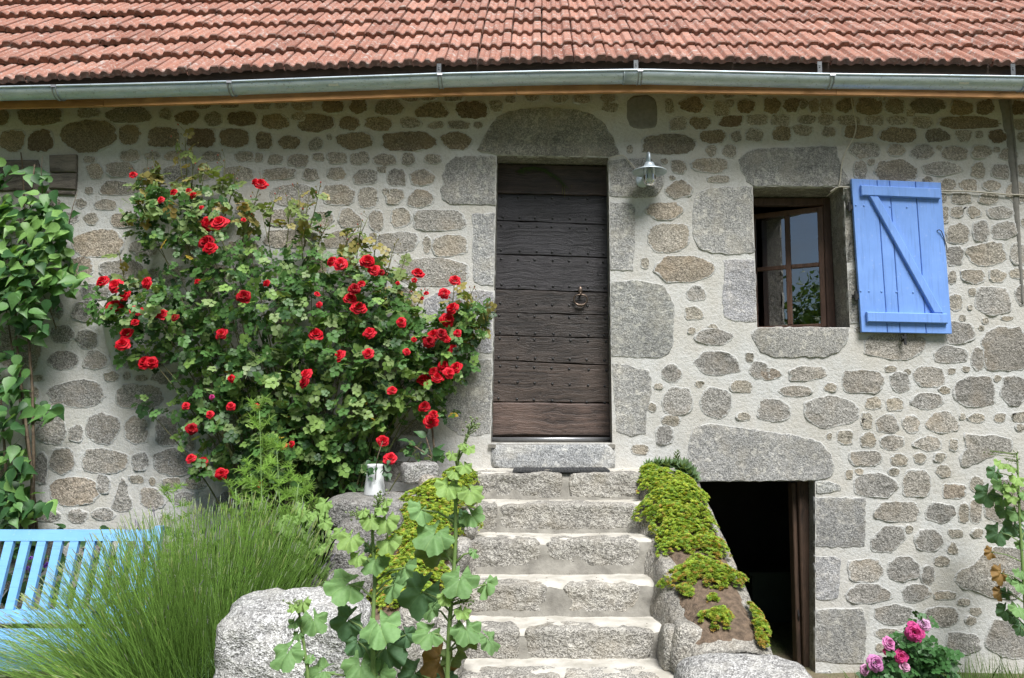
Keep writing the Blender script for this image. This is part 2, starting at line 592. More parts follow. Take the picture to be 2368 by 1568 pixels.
# ------------------------------------------------------------------ ground
def g_z(x, y):
    t = max(0, min(1, (-.75 - x) / .5)) * max(0, min(1, (y + 3.0) / .6))
    return -.10 + .24 * t * t * (3 - 2 * t) + .02 * noise.noise(Vector((x * 1.3, y * 1.3, 0)))
def ground():
    xs = [-400, -120, -40, -15] + [-9 + .3 * i for i in range(61)] + [15, 40, 120, 400]
    ys = [-400, -120, -40, -18] + [-12 + .3 * i for i in range(41)] + [1.5, 6, 20, 100, 400]
    V = [(x, y, g_z(x, y)) for y in ys for x in xs]
    n = len(xs)
    F = [(j * n + i, j * n + i + 1, (j + 1) * n + i + 1, (j + 1) * n + i) for j in range(len(ys) - 1) for i in range(n - 1)
         if not (-6.6 < xs[i] and xs[i + 1] < 6.0 and ys[j] > .25 and ys[j + 1] < 3)]
    o = mk('ground', V, F, 'ground')
    o['kind'] = 'structure'
ground()

# ------------------------------------------------------------------ the house
house = thing('farmhouse', 'old granite farmhouse with a red tiled roof and a dark plank door', 'house', (0, 0, -.1))
def xz(pts, y=0.0):
    return [(p.x, p.z) for p in (PY(a, b, y) for a, b in pts)]
DOOR = [(1149, 360), (1407, 364), (1416, 1024), (1135, 1024)]
WIN = [(1741, 431), (1950, 433), (1966, 757), (1751, 757)]
CEL = [(1606, 1114), (1885, 1112), (1886, 1600), (1606, 1600)]
holes = [xz(DOOR), xz(WIN), xz(CEL)]
WX0, WX1, WZ0, WZ1 = -6.4, 5.8, -.6, 4.34

def inside(p, poly):
    c = False
    for i in range(len(poly)):
        (x0, y0), (x1, y1) = poly[i - 1], poly[i]
        if (y0 > p[1]) != (y1 > p[1]) and p[0] < (x1 - x0) * (p[1] - y0) / (y1 - y0) + x0:
            c = not c
    return c
def walldisp(x, z):
    return -.006 * noise.noise(Vector((x * 3, z * 3, 1.7))) - .004 * noise.noise(Vector((x * 11, z * 11, 5.1)))
def build_wall():
    pts, edges = [], []
    def loop(poly, step):
        a = len(pts)
        for i in range(len(poly)):
            p, q = Vector(poly[i]), Vector(poly[(i + 1) % len(poly)])
            n = max(1, int((q - p).length / step))
            for k in range(n):
                pts.append(p.lerp(q, k / n))
        b = len(pts)
        for i in range(a, b):
            edges.append((i, i + 1 if i + 1 < b else a))
    loop([(WX0, WZ0), (WX1, WZ0), (WX1, WZ1), (WX0, WZ1)], .4)
    for h in holes:
        loop(h, .08)
    x = WX0 + .05
    while x < WX1:
        z = WZ0 + .05
        while z < WZ1:
            q = (x + R.uniform(-.015, .015), z + R.uniform(-.015, .015))
            if not any(inside(q, h) for h in holes):
                pts.append(Vector(q))
            z += .055
        x += .055
    V, E, F, *_ = delaunay_2d_cdt(pts, edges, [], 0, 1e-6)
    keep = []
    for f in F:
        c = sum((V[i] for i in f), Vector((0, 0))) / len(f)
        if not any(inside(c, h) for h in holes):
            keep.append(tuple(f))
    P = [(v.x, walldisp(v.x, v.y) + .002, v.y) for v in V]
    # orientation towards the garden (-y)
    a, b, c = (Vector(P[i]) for i in keep[0][:3])
    if (b - a).cross(c - a).y > 0:
        keep = [f[::-1] for f in keep]
    return mk('wall', P, keep, 'mortar', house)
wall = build_wall()

# reveals of the three openings
def reveal(poly, depth, name):
    mb = MB()
    n = len(poly)
    for i in range(n):
        p, q = Vector(poly[i]), Vector(poly[(i + 1) % n])
        st = max(1, int((q - p).length / .12))
        for k in range(st):
            a, b = p.lerp(q, k / st), p.lerp(q, (k + 1) / st)
            ya, yb = walldisp(a.x, a.y) + .002, walldisp(b.x, b.y) + .002
            mb.add([(a.x, ya, a.y), (b.x, yb, b.y), (b.x, depth, b.y), (a.x, depth, a.y)], [(0, 1, 2, 3)])
    return mb.obj(name, 'ashlar', wall, color=(.80, .77, .70))
reveal(holes[0], .34, 'door_reveal')
reveal(holes[1], .45, 'window_reveal')
reveal(holes[2], .50, 'cellar_door_reveal')

# ---- stones of the wall
def resample(pts, n):
    P = [Vector(p) for p in pts]
    L = [(P[(i + 1) % len(P)] - P[i]).length for i in range(len(P))]
    T = sum(L)
    out, i, acc = [], 0, 0.0
    for k in range(n):
        d = T * k / n
        while acc + L[i] < d:
            acc += L[i]
            i += 1
        out.append(P[i].lerp(P[(i + 1) % len(P)], (d - acc) / L[i]))
    return out
EDGE = []
def stone_geo(out, proud, edge, seed, rough=.004):
    """outline (x,z) -> split face standing a little out of the mortar"""
    n = len(out)
    c = sum(out, Vector((0, 0))) / n
    rm = sum((p - c).length for p in out) / n
    tx, tz = math.sin(seed * 3.1) * rough * .9 / max(rm, .03), math.cos(seed * 5.3) * rough * .9 / max(rm, .03)
    def ring(inset, y, j):
        f = max(.2, 1 - inset / rm)
        r = []
        for p in out:
            q = c + (p - c) * f
            yy = y
            if j:
                yy += rough * (noise.noise(Vector((q.x * 16, q.y * 16, seed))) * 1.5 + noise.noise(Vector((q.x * 45, q.y * 45, seed))) * .6) + (q.x - c.x) * tx + (q.y - c.y) * tz
            r.append((q.x, (min(yy, -.0035) if j else yy) + walldisp(q.x, q.y) + .002, q.y))
        return r
    edge = min(edge * 2.2, rm * .2)
    i2 = min(.036, rm * .45)
    rings = [ring(-.003, .03, 0), ring(0, .004, 0), ring(edge, -proud, 1), ring(min(edge * 1.35, i2 * .8), -proud * 1.03, 1), ring(i2, -proud * 1.08, 1), ring(max(rm * .5, i2 + .01), -proud * 1.1, 1)]
    global EDGE
    EDGE = [e for e in (1, 1, .80, .58, -.05, -.25) for _ in range(n)] + [0]
    V = [v for r in rings for v in r] + [(c.x, -proud * 1.1 - .002 + walldisp(c.x, c.y) + .002, c.y)]
    F = []
    for k in range(len(rings) - 1):
        for i in range(n):
            j = (i + 1) % n
            F.append((k * n + i, (k + 1) * n + i, (k + 1) * n + j, k * n + j))
    k = len(rings) - 1
    m = len(V) - 1
    for i in range(n):
        F.append((k * n + i, m, k * n + (i + 1) % n))
    a = sum(out[i].x * out[(i + 1) % n].y - out[(i + 1) % n].x * out[i].y for i in range(n))
    if a < 0:
        F = [f[::-1] for f in F]
    return V, F
def blob(x0, y0, x1, y1, rnd, n=36):
    """split-stone outline filling a picture box: a few blunt corners, uneven sides"""
    cx, cy, rx, ry = (x0 + x1) / 2, (y0 + y1) / 2, (x1 - x0) / 2, (y1 - y0) / 2
    e = rnd.uniform(2.6, 6.0)
    m = rnd.choice((6, 7, 7, 8, 8, 9, 10))
    a0 = rnd.uniform(0, 6.28)
    P = []
    for k in range(m):
        t = a0 + 2 * math.pi * (k + rnd.uniform(-.28, .28)) / m
        c, s = math.cos(t), math.sin(t)
        r = (abs(c) ** e + abs(s) ** e) ** (-1 / e) * rnd.uniform(.90, 1.04)
        P.append(Vector((c * r, s * r)))
    # blunt the corners
    Q = []
    for i in range(m):
        a, b, d = P[i - 1], P[i], P[(i + 1) % m]
        f = rnd.uniform(.14, .26)
        Q += [b.lerp(a, f), b * .97, b.lerp(d, f)] if rnd.random() < .6 else [b.lerp(a, f), b.lerp(d, f)]
    xs_, ys_ = [q.x for q in Q], [q.y for q in Q]
    lx0, lx1, ly0, ly1 = min(xs_), max(xs_), min(ys_), max(ys_)
    out = []
    L = [(Q[(i + 1) % len(Q)] - Q[i]).length for i in range(len(Q))]
    T, i, acc = sum(L), 0, 0.0
    ph = rnd.uniform(0, 50)
    for k in range(n):
        d = T * k / n
        while acc + L[i] < d:
            acc += L[i]
            i += 1
        q = Q[i].lerp(Q[(i + 1) % len(Q)], (d - acc) / L[i])
        w = 1 + .05 * noise.noise(Vector((q.x * 3, q.y * 3, ph))) + rnd.uniform(-.03, .03)
        u, v = ((q.x - lx0) / (lx1 - lx0) * 2 - 1) * w, ((q.y - ly0) / (ly1 - ly0) * 2 - 1) * w
        out.append((cx + rx * u, cy + ry * v))
    return out
# boxes of the wall's stones, read from twelve close-ups of the picture
STONES = """A0 -40,755,65,865 120,745,435,860 540,745,690,805 725,745,1055,840 1105,755,1185,825 1210,770,1380,858 1420,780,1530,868 1570,775,1780,868 1335,715,1460,745 1525,712,1640,738 0,905,165,1050 195,905,370,1050 410,840,805,1055 825,865,965,1000 1025,885,1240,1015 1300,895,1485,1015 1520,895,1720,1020 830,1040,970,1115 1005,1055,1105,1100 1135,1050,1350,1105 1400,1055,1530,1110 1625,1055,1755,1110 580,1090,660,1120 595,1130,720,1235 735,1130,930,1215 985,1160,1100,1240 1140,1150,1310,1240 1350,1150,1480,1240 1545,1155,1755,1245 690,1255,970,1340 590,1300,640,1340 310,1385,420,1440 525,1380,600,1440 655,1385,800,1445 580,1480,680,1550 765,1475,960,1568 405,1475,540,1550 1630,1380,1740,1470 1100,1310,1180,1370
A1 -10,700,100,750 135,700,215,742 245,695,390,760 455,697,610,772 645,692,760,785 825,697,1025,790 1095,712,1330,812 1385,705,1605,815 1620,705,1700,770 1000,668,1130,695 1145,665,1250,690 1305,660,1430,692 1730,665,1790,705 40,795,230,890 250,785,345,830 285,795,540,912 580,812,710,897 750,818,940,902 1000,818,1140,882 1190,850,1300,890 1325,843,1480,885 1510,850,1560,885 5,915,110,1035 150,945,305,1025 365,955,460,1040 495,935,515,960 555,925,810,1030 870,915,1250,1038 1280,915,1495,1030 -10,1065,45,1115 85,1075,190,1130 225,1070,360,1150 395,1065,470,1110 495,1060,630,1125 655,1055,780,1135 810,1070,970,1140 1010,1060,1100,1140 1170,1072,1280,1130 50,1168,270,1238 325,1172,428,1242 495,1165,620,1242 675,1175,840,1272 910,1172,1030,1280 1070,1178,1240,1278 845,1160,895,1185 100,1278,420,1420 470,1285,685,1412 712,1297,835,1440 885,1310,915,1345 905,1312,1020,1408 1045,1318,1235,1432 60,1455,270,1560 380,1470,535,1568 572,1443,730,1568 785,1458,878,1600 938,1440,1068,1568 1090,1462,1450,1588
A2 90,645,190,690 275,650,385,705 425,655,548,710 610,652,725,698 615,722,735,770 1065,685,1112,785 1155,677,1325,775 1335,648,1400,685 1455,645,1540,668 1625,648,1690,668 1400,705,1500,797 1483,700,1528,735 1560,695,1678,782 1097,815,1212,900 1225,818,1370,890 1430,805,1595,872 1620,805,1760,862 1298,905,1480,990 1515,908,1580,980 1620,895,1735,972 900,938,1275,1060 805,1010,832,1055 1345,1003,1415,1080 1460,1005,1548,1088 1035,1108,1068,1125 1105,1110,1200,1195 1242,1102,1492,1185 1355,1222,1505,1255 1095,1225,1125,1235 1060,1252,1250,1370 925,1410,1185,1512
A3 -25,680,80,785 105,682,215,775 222,688,270,755 285,690,345,778 362,690,442,780 472,678,592,785 605,678,790,790 755,665,815,690 810,685,940,785 962,765,1010,800 982,685,1235,780 1262,700,1415,795 1442,695,1560,790 1680,700,1800,790 30,805,145,865 215,805,330,852 350,800,455,862 482,808,640,860 672,805,790,860 822,812,960,858 998,815,1140,885 1183,815,1610,882 1700,830,1790,895 30,880,160,975 168,870,308,935 378,885,465,940 520,875,725,950 765,890,1025,980 1090,895,1262,978 1297,905,1405,980 1440,910,1478,950 1525,902,1650,985 1735,915,1800,980 565,995,775,1095 830,1003,945,1075 982,1007,1150,1092 1170,1015,1195,1030 1200,1018,1380,1105 1405,1008,1548,1092 1565,1025,1598,1045 1602,1030,1730,1100 600,1115,683,1240 695,1108,735,1130 740,1113,1030,1252 1065,1122,1345,1210 1410,1125,1500,1228 1548,1140,1670,1230 1735,1135,1790,1215 1195,1240,1297,1318 1322,1245,1438,1315 1480,1252,1610,1312 1645,1260,1790,1405 1080,1230,1135,1258 1272,1340,1402,1405 1462,1342,1590,1408 1195,1345,1225,1395 1262,1435,1345,1502 1380,1432,1472,1500 1520,1435,1700,1505 1755,1520,1800,1568 1195,1430,1240,1540
B3 1240,-20,1395,112 1420,-40,1525,98 1550,-30,1715,78 1245,138,1350,265 1368,115,1650,268 1680,115,1790,262 1250,308,1298,395 1340,305,1498,392 1535,300,1648,382 1675,300,1790,350 1395,432,1432,472 1435,422,1672,615 1715,405,1790,545 1260,470,1340,580 1390,550,1405,565 1330,617,1358,645 1490,640,1520,665 1618,628,1690,642 1215,662,1430,805 1465,692,1485,710 1488,690,1800,992 670,745,1090,915 1150,830,1378,935 1410,842,1505,992 610,700,650,725 818,970,885,1000 942,992,982,1018 1008,972,1220,1102 848,1008,980,1145 515,1000,800,1145 1255,988,1290,1012 1345,975,1392,995 1283,1040,1565,1245 1615,1035,1800,1235 1570,1035,1605,1065 680,1185,780,1258 820,1188,932,1268 990,1158,1212,1258 1185,1110,1258,1150 255,1175,625,1392 150,975,405,1058 -60,985,90,1055 390,1085,475,1135 75,1110,305,1165 -70,1200,150,1340 648,1290,715,1398 748,1300,905,1422 935,1310,1045,1425 1092,1282,1320,1425 1335,1300,1360,1328 1382,1298,1495,1348 1568,1295,1635,1350 1685,1288,1800,1350 1715,1372,1790,1412 485,1415,582,1503 415,1435,432,1465 645,1430,740,1522 778,1450,938,1540 1000,1458,1195,1545 1262,1475,1308,1550
B2 945,-20,1225,175 895,225,940,285 980,210,1400,375 1210,412,1335,505 1202,560,1318,635 1225,705,1262,738 1360,680,1415,705 1268,712,1530,812 1262,872,1572,1025 1622,880,1665,930 1642,940,1780,1045 1042,955,1172,1072 1272,1078,1320,1105 1512,1072,1658,1140 1042,1115,1242,1302 1302,1115,1512,1325 1040,1312,1160,1370 950,1225,990,1275 1555,1292,1645,1335 1000,1385,1110,1500 985,1095,1040,1115 830,1515,950,1568
C3 565,5,785,92 850,20,960,95 1012,15,1090,78 1152,15,1230,70 1160,97,1265,172 542,135,575,185 612,125,652,152 595,160,895,310 832,120,902,160 935,130,1118,310 1400,178,1485,278 1212,232,1365,320 740,355,1050,480 1088,360,1295,492 1325,358,1380,490 1402,335,1470,498 1500,190,1800,520 955,518,995,560 715,520,945,692 1015,545,1212,685 1248,545,1345,590 1405,540,1490,595 1245,628,1308,705 1152,730,1248,788 555,750,795,898 832,730,1050,892 1062,792,1148,918 540,922,862,1040 930,925,1128,1040 1148,972,1300,1015 1312,1025,1398,1060 740,1065,995,1195 1070,1080,1322,1205 1400,1090,1478,1135 1368,1145,1440,1200 740,1235,900,1285 925,1240,1000,1320 750,1335,820,1380 1235,1258,1470,1400 1510,1165,1800,1430
B1 455,35,750,140 835,45,1125,170 790,50,830,75 1160,65,1205,185 1222,62,1458,200 985,222,1465,405 920,425,1115,565 865,620,1085,740 330,190,500,330 60,30,410,140 500,640,700,760 985,1340,1190,1440 840,1460,1000,1568 1010,1510,1110,1560
B0 500,25,855,205 895,90,1110,200 450,215,640,350 688,235,992,370 1020,290,1095,375 1110,280,1280,420 560,400,760,500 355,500,435,640 500,515,720,650 355,685,515,798 525,715,670,840 330,865,540,985 575,858,750,982 805,880,1190,980 722,1010,828,1062 855,1015,900,1055 940,1035,1020,1060 1042,1015,1265,1080 -10,640,285,1020 220,1035,300,1060 330,1068,720,1245 805,1098,1130,1255 200,1110,270,1200 250,1265,455,1505 480,1375,572,1485 592,1295,828,1502 862,1310,1020,1500 1080,1312,1232,1515 1290,1440,1345,1540
C0 345,-20,512,160 570,-15,885,145 918,10,1025,130 1062,-15,1330,165 230,10,320,220 340,185,680,375 672,162,755,285 898,175,1000,215 1040,185,1070,230 975,255,1140,400 1125,190,1245,250 1280,185,1420,255 1200,290,1330,370 230,390,420,480 470,405,605,490 635,400,800,470 1110,440,1190,510"""
boxes = []
for line in STONES.split('\n'):
    t, *bs = line.split()
    for b in bs:
        a = [float(k) for k in b.split(',')]
        boxes.append((*ZV(t, a[0], a[1]), *ZV(t, a[2], a[3])))
ashlar_polys = {   # dressed blocks and other stones with an outline of their own
    'door_lintel': [(1100, 347), (1112, 325), (1127, 298), (1148, 270), (1175, 256), (1215, 252), (1268, 248), (1335, 253), (1372, 264), (1400, 286), (1418, 312), (1430, 340), (1436, 358), (1408, 362), (1280, 360), (1149, 358), (1120, 354)],
    'jamb_block': [
        [(1036, 372), (1052, 360), (1100, 358), (1148, 361), (1147, 420), (1146, 477), (1090, 474), (1040, 474), (1020, 462), (1016, 440), (1024, 425), (1020, 405)],
        [(1091, 492), (1146, 490), (1143, 580), (1140, 663), (1112, 664), (1096, 655), (1092, 600), (1094, 540)],
        [(980, 690), (1010, 674), (1080, 670), (1141, 671), (1139, 740), (1138, 818), (1090, 820), (1040, 810), (985, 790), (978, 740)],
        [(1035, 850), (1060, 832), (1100, 828), (1138, 829), (1137, 900), (1135, 1005), (1100, 1012), (1060, 1008), (1030, 985), (1024, 920)],
        [(1411, 368), (1440, 366), (1500, 364), (1530, 380), (1538, 405), (1535, 430), (1518, 455), (1470, 459), (1412, 455)],
        [(1413, 466), (1440, 464), (1468, 472), (1471, 520), (1468, 580), (1465, 628), (1440, 630), (1415, 628)],
        [(1419, 649), (1460, 645), (1510, 652), (1535, 658), (1552, 682), (1563, 705), (1560, 750), (1560, 790), (1548, 820), (1530, 830), (1480, 830), (1420, 826)],
        [(1421, 838), (1450, 840), (1480, 850), (1500, 852), (1510, 880), (1505, 920), (1495, 960), (1494, 1005), (1460, 1012), (1425, 1000)],
        [(1608, 445), (1640, 432), (1690, 430), (1738, 431), (1740, 500), (1741, 586), (1700, 590), (1645, 588), (1615, 575), (1600, 540), (1602, 480)],
        [(1672, 600), (1700, 596), (1742, 598), (1747, 670), (1748, 746), (1700, 746), (1675, 735), (1668, 700), (1674, 650)],
        [(1953, 434), (1972, 434), (1984, 540), (1990, 606), (1962, 610), (1957, 530)],
        [(1963, 622), (1991, 618), (1998, 700), (2000, 748), (1968, 752), (1966, 690)],
        [(1890, 1114), (1915, 1112), (1945, 1122), (1948, 1135), (1920, 1141), (1886, 1142), (1880, 1120)],
        [(1880, 1150), (1920, 1147), (2003, 1151), (2004, 1210), (2001, 1266), (1950, 1268), (1880, 1266)],
        [(1880, 1284), (1930, 1284), (1946, 1292), (1945, 1340), (1938, 1386), (1900, 1391), (1880, 1388)],
        [(1880, 1408), (1930, 1404), (1995, 1404), (2005, 1440), (2004, 1500), (1998, 1535), (1930, 1537), (1880, 1530)],
        [(1882, 1552), (1920, 1548), (1930, 1562), (1932, 1600), (1882, 1600)]],
    'window_lintel': [(1709, 392), (1705, 370), (1722, 350), (1760, 342), (1830, 341), (1900, 336), (1936, 338), (1944, 370), (1960, 405), (1978, 429), (1900, 430), (1741, 428), (1724, 420)],
    'window_sill': [(1733, 768), (1752, 757), (1850, 757), (1962, 758), (1962, 785), (1945, 812), (1905, 828), (1850, 826), (1790, 829), (1755, 815), (1742, 790)],
    'cellar_lintel': [(1585, 1062), (1594, 1010), (1605, 985), (1640, 978), (1720, 988), (1785, 998), (1850, 1008), (1900, 1022), (1925, 1050), (1932, 1085), (1925, 1102), (1884, 1111), (1780, 1114), (1608, 1113), (1590, 1095)],
}
special = [   # irregular wall stones
    [(2228, 1000), (2260, 1005), (2300, 1002), (2345, 1015), (2345, 1042), (2300, 1055), (2255, 1075), (2222, 1088), (2215, 1060), (2230, 1035)],
    [(2200, 1340), (2212, 1316), (2245, 1310), (2262, 1285), (2300, 1262), (2370, 1262), (2385, 1330), (2360, 1385), (2300, 1388), (2245, 1366), (2215, 1362)],
    [(254, 1180), (262, 1160), (272, 1120), (282, 1100), (292, 1108), (300, 1140), (312, 1175), (300, 1185), (275, 1186)],
]
stone_list = []      # (area, outline xz, proud, material, tint)
rs = random.Random(3)
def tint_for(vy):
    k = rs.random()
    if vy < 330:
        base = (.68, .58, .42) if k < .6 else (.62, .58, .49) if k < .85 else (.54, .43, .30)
    elif vy < 640:
        base = (.97, .92, .84) if k < .55 else (.95, .94, .92) if k < .8 else (.98, .88, .76)
    else:
        base = (.88, .88, .88) if k < .45 else (.93, .90, .86) if k < .75 else (.80, .79, .78) if k < .9 else (.92, .82, .72)
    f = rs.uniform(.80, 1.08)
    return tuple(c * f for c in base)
occupied = list(boxes)
for o in ashlar_polys.values():
    for poly in (o if isinstance(o[0], list) else [o]):
        occupied.append((min(p[0] for p in poly), min(p[1] for p in poly), max(p[0] for p in poly), max(p[1] for p in poly)))
for poly in special:
    occupied.append((min(p[0] for p in poly), min(p[1] for p in poly), max(p[0] for p in poly), max(p[1] for p in poly)))
occupied += [(1100, 340, 1450, 1030), (1730, 420, 1990, 770), (1600, 1100, 1900, 1600), (1440, 215, 1530, 302), (0, 355, 185, 460), (1440, 1020, 1600, 1100)]
# courses nobody can see well: behind the rose and the climber and beyond the frame
rf = random.Random(21)
for (fx0, fy0, fx1, fy1) in ((370, 560, 965, 1190), (-420, 235, 110, 1250), (2372, 230, 2760, 1600), (-420, 1250, 700, 1560)):
    y = fy0
    while y < fy1:
        h = rf.uniform(36, 66)
        x = fx0 + rf.uniform(0, 40)
        while x < fx1:
            w = rf.uniform(45, 120)
            hh = h * rf.uniform(.7, 1)
            b = (x, y, x + w, y + hh)
            if not any(b[0] < q[2] + 8 and b[2] > q[0] - 8 and b[1] < q[3] + 8 and b[3] > q[1] - 8 for q in occupied):
                boxes.append(b)
                occupied.append(b)
                x += w + rf.uniform(12, 24)
            else:
                x += 14
        y += h + rf.uniform(10, 18)
for b in boxes:
    w, h = b[2] - b[0], b[3] - b[1]
    g = 5.5
    out = [Vector(p) for p in xz(blob(b[0] - g, b[1] - g, b[2] + g, b[3] + g, rs))]
    small = min(w, h) < 14
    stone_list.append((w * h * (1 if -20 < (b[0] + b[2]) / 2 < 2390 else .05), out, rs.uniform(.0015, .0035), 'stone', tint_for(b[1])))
for poly in special:
    out = resample(xz(poly), 30)
    out = [p + Vector((rs.uniform(-.006, .006), rs.uniform(-.006, .006))) for p in out]
    stone_list.append((9e4, out, .006, 'stone', (.84, .83, .81)))
stone_list.sort(key=lambda s: -s[0])
chips = MB()
chip_e = []
for i, (a, out, proud, mt, tn) in enumerate(stone_list):
    V, F = stone_geo(out, proud, .005, rs.uniform(0, 50), .006)
    if i < 280:
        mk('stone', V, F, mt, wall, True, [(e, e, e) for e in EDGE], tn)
    else:
        chips.add(V, F)
        chip_e += [(e * .9, e * .9, e * .9) for e in EDGE]
mk('stone_chips', chips.V, chips.F, 'stone', wall, True, chip_e, (.9, .86, .78), 'stuff')
def snap(poly):
    """dressed edges meet the openings exactly"""
    out = []
    for (x, y) in poly:
        for H in (DOOR, WIN, CEL):
            (ax, ay), (bx, by), (cx_, cy_), (dx, dy) = H
            t = (y - ay) / (dy - ay)
            if -.02 <= t <= 1.02:
                le, re = ax + (dx - ax) * t, bx + (cx_ - bx) * t
                if abs(x - le) < 9:
                    x = le - .2
                elif abs(x - re) < 9:
                    x = re + .2
            if ax - 4 < x < bx + 4 and abs(y - ay) < 6:
                y = ay + (by - ay) * (x - ax) / (bx - ax) - .2
        out.append((x, y))
    return out
def keep_corners(pts, step):
    P = [Vector(p) for p in pts]
    out = []
    for i in range(len(P)):
        a, b = P[i], P[(i + 1) % len(P)]
        n = max(1, int((b - a).length / step))
        for k in range(n):
            out.append((a.lerp(b, k / n), k == 0))
    return out
def dress(name, poly, tn=(1, 1, 1), proud=.006, jit=.007):
    out = [p + Vector((rs.uniform(-jit, jit), rs.uniform(-jit, jit))) * (.35 if c else 1) for p, c in keep_corners(xz(snap(poly)), .035)]
    V, F = stone_geo(out, proud, .004, rs.uniform(0, 50), .002)
    return mk(name, V, F, 'ashlar', wall, True, [(e * .85 - .08,) * 3 for e in EDGE], tn)
dress('door_lintel', ashlar_polys['door_lintel'], (.72, .69, .60), .007)
dress('window_lintel', ashlar_polys['window_lintel'], (.84, .83, .80), .007)
dress('window_sill', ashlar_polys['window_sill'], (.98, .95, .89), .008)
dress('cellar_lintel', ashlar_polys['cellar_lintel'], (.97, .95, .92), .008)
for i, poly in enumerate(ashlar_polys['jamb_block']):
    f = rs.uniform(.80, 1.12)
    tn = (f, f * rs.uniform(.98, 1.0), f * rs.uniform(.93, 1.04))
    if i in (0, 3, 4, 7, 8, 15):
        tn = (f * .96, f * .94, f * .9)
    if i in (10, 11):
        tn = (.8, .77, .7)
    dress('jamb_block', poly, tn, rs.uniform(.004, .007))
# cement patch above the lamp
cp = resample(xz([(1449, 232), (1462, 220), (1500, 217), (1517, 228), (1522, 250), (1522, 285), (1515, 298), (1480, 301), (1458, 296), (1447, 275)]), 26)
V, F = stone_geo(cp, .006, .008, 4.2, .002)
mk('cement_patch', V, F, 'cement', wall)
# grey cement drips down the wall by the right edge
def drip(name, path, w):
    mb = MB()
    P = [PY(a, b, -.008) for a, b in path]
    n = len(P)
    V, F = [], []
    for i, p in enumerate(P):
        k = w[i] / 2 / 310
        V += [p + Vector((-k, .012, 0)), p + Vector((-k * .5, -.004, 0)), p + Vector((k * .5, -.004, 0)), p + Vector((k, .012, 0))]
    for i in range(n - 1):
        for j in range(3):
            F.append((i * 4 + j, i * 4 + j + 1, i * 4 + 5 + j, i * 4 + 4 + j))
    mk(name, V, F, 'cement', wall, True)
drip('cement_drip', [(2322, 230), (2328, 262), (2331, 290), (2337, 320), (2340, 360), (2345, 400), (2348, 440), (2352, 480), (2356, 530), (2360, 600), (2364, 660), (2366, 700)], [26, 22, 20, 17, 16, 15, 18, 16, 11, 10, 8, 5])
drip('cement_drip', [(2336, 230), (2341, 275), (2346, 320), (2350, 365), (2353, 420), (2357, 470)], [10, 8, 7, 6, 5, 4])
# timber ends let into the wall at the left
for poly, yy in (([(118, 361), (180, 359), (180, 400), (119, 400)], -.03), ([(119, 403), (180, 402), (178, 440), (116, 438)], -.026), ([(-160, 372), (88, 370), (96, 392), (92, 442), (-160, 446)], -.012), ([(100, 441), (177, 443), (174, 452), (98, 450)], -.02)):
    mb = MB()
    mb.prism(xz(poly), yy, .2, .008)
    mb.obj('timber_end', 'beam', wall)

# ---- roof: sagging eave, pitched at 42 degrees
PITCH = math.radians(42.5)
EAVE_Y = -.40
e0 = PY(1500, 134, EAVE_Y)
sagx = [PY(v, 150, EAVE_Y).x for v in (-800, 0, 300, 600, 900, 1200, 1500, 2000, 2368, 2800)]
sagz = [d * -5.6 / 1814 for d in (66, 51, 36, 22, 12, 4, 0, 5, 10, 14)]
def sag(x):
    return float(np.interp(x, sagx, sagz))
roof = MB()
nx = 40
V, F = [], []
for i in range(nx + 1):
    x = -6.6 + 12.6 * i / nx
    for s_ in (.12, 1.2, 3.4):
        V.append((x, EAVE_Y + s_ * math.cos(PITCH), e0.z + sag(x) * max(.1, 1 - .45 * s_) + s_ * math.sin(PITCH) - .055))
for i in range(nx):
    for j in range(2):
        a = i * 3 + j
        F.append((a, a + 3, a + 4, a + 1))
        F.append((a + 1, a + 4, a + 3, a))
roof.add(V, [f for k, f in enumerate(F) if k % 2 == 0])
roof_o = roof.obj('roof', 'deck', house)
TW, EXPO, TL = .2330, .338, .42
prof = [(0, -.004), (.02, .014), (.05, .021), (.11, .021), (.155, .016), (.20, .004), (.26, -.001), (.32, .003), (.365, .015), (.40, .021), (.47, .021), (.51, .016), (.55, .004), (.61, -.001), (.67, .003), (.715, .017), (.74, .025), (.78, .028), (.95, .028), (.975, .024), (.985, .0)]
def tile_mesh(seed):
    r = random.Random(seed)
    V, F = [], []
    n = len(prof)
    th = .028
    rows = [(0.0, -.006), (.012, 0), (TL * .5, .0), (TL, 0)]
    for (y, dz) in rows:
        for (u, h) in prof:
            V.append(((u - .5) * TW, y + r.uniform(-.0008, .0008) + (0 if y else .004 * (h < .01)), h + dz + r.uniform(-.0008, .0008)))
    for j in range(len(rows) - 1):
        for i in range(n - 1):
            a = j * n + i
            F.append((a, a + 1, a + n + 1, a + n))
    k = len(V)
    for (u, h) in prof:      # butt end
        V.append(((u - .5) * TW, .004, -.036 + h * .5))
    for i in range(n - 1):
        F.append((i, k + i, k + i + 1, i + 1))
    m = len(V)
    for (u, h) in prof:      # underside lip
        V.append(((u - .5) * TW, .14, -.022 + h * .3))
    for i in range(n - 1):
        F.append((k + i, m + i, m + i + 1, k + i + 1))
    return shape(V, F, 'tile', False)
tiles = [tile_mesh(s_) for s_ in range(4)]
rt = random.Random(5)
spare = MB()
colx0 = PY(1253, 136, EAVE_Y).x
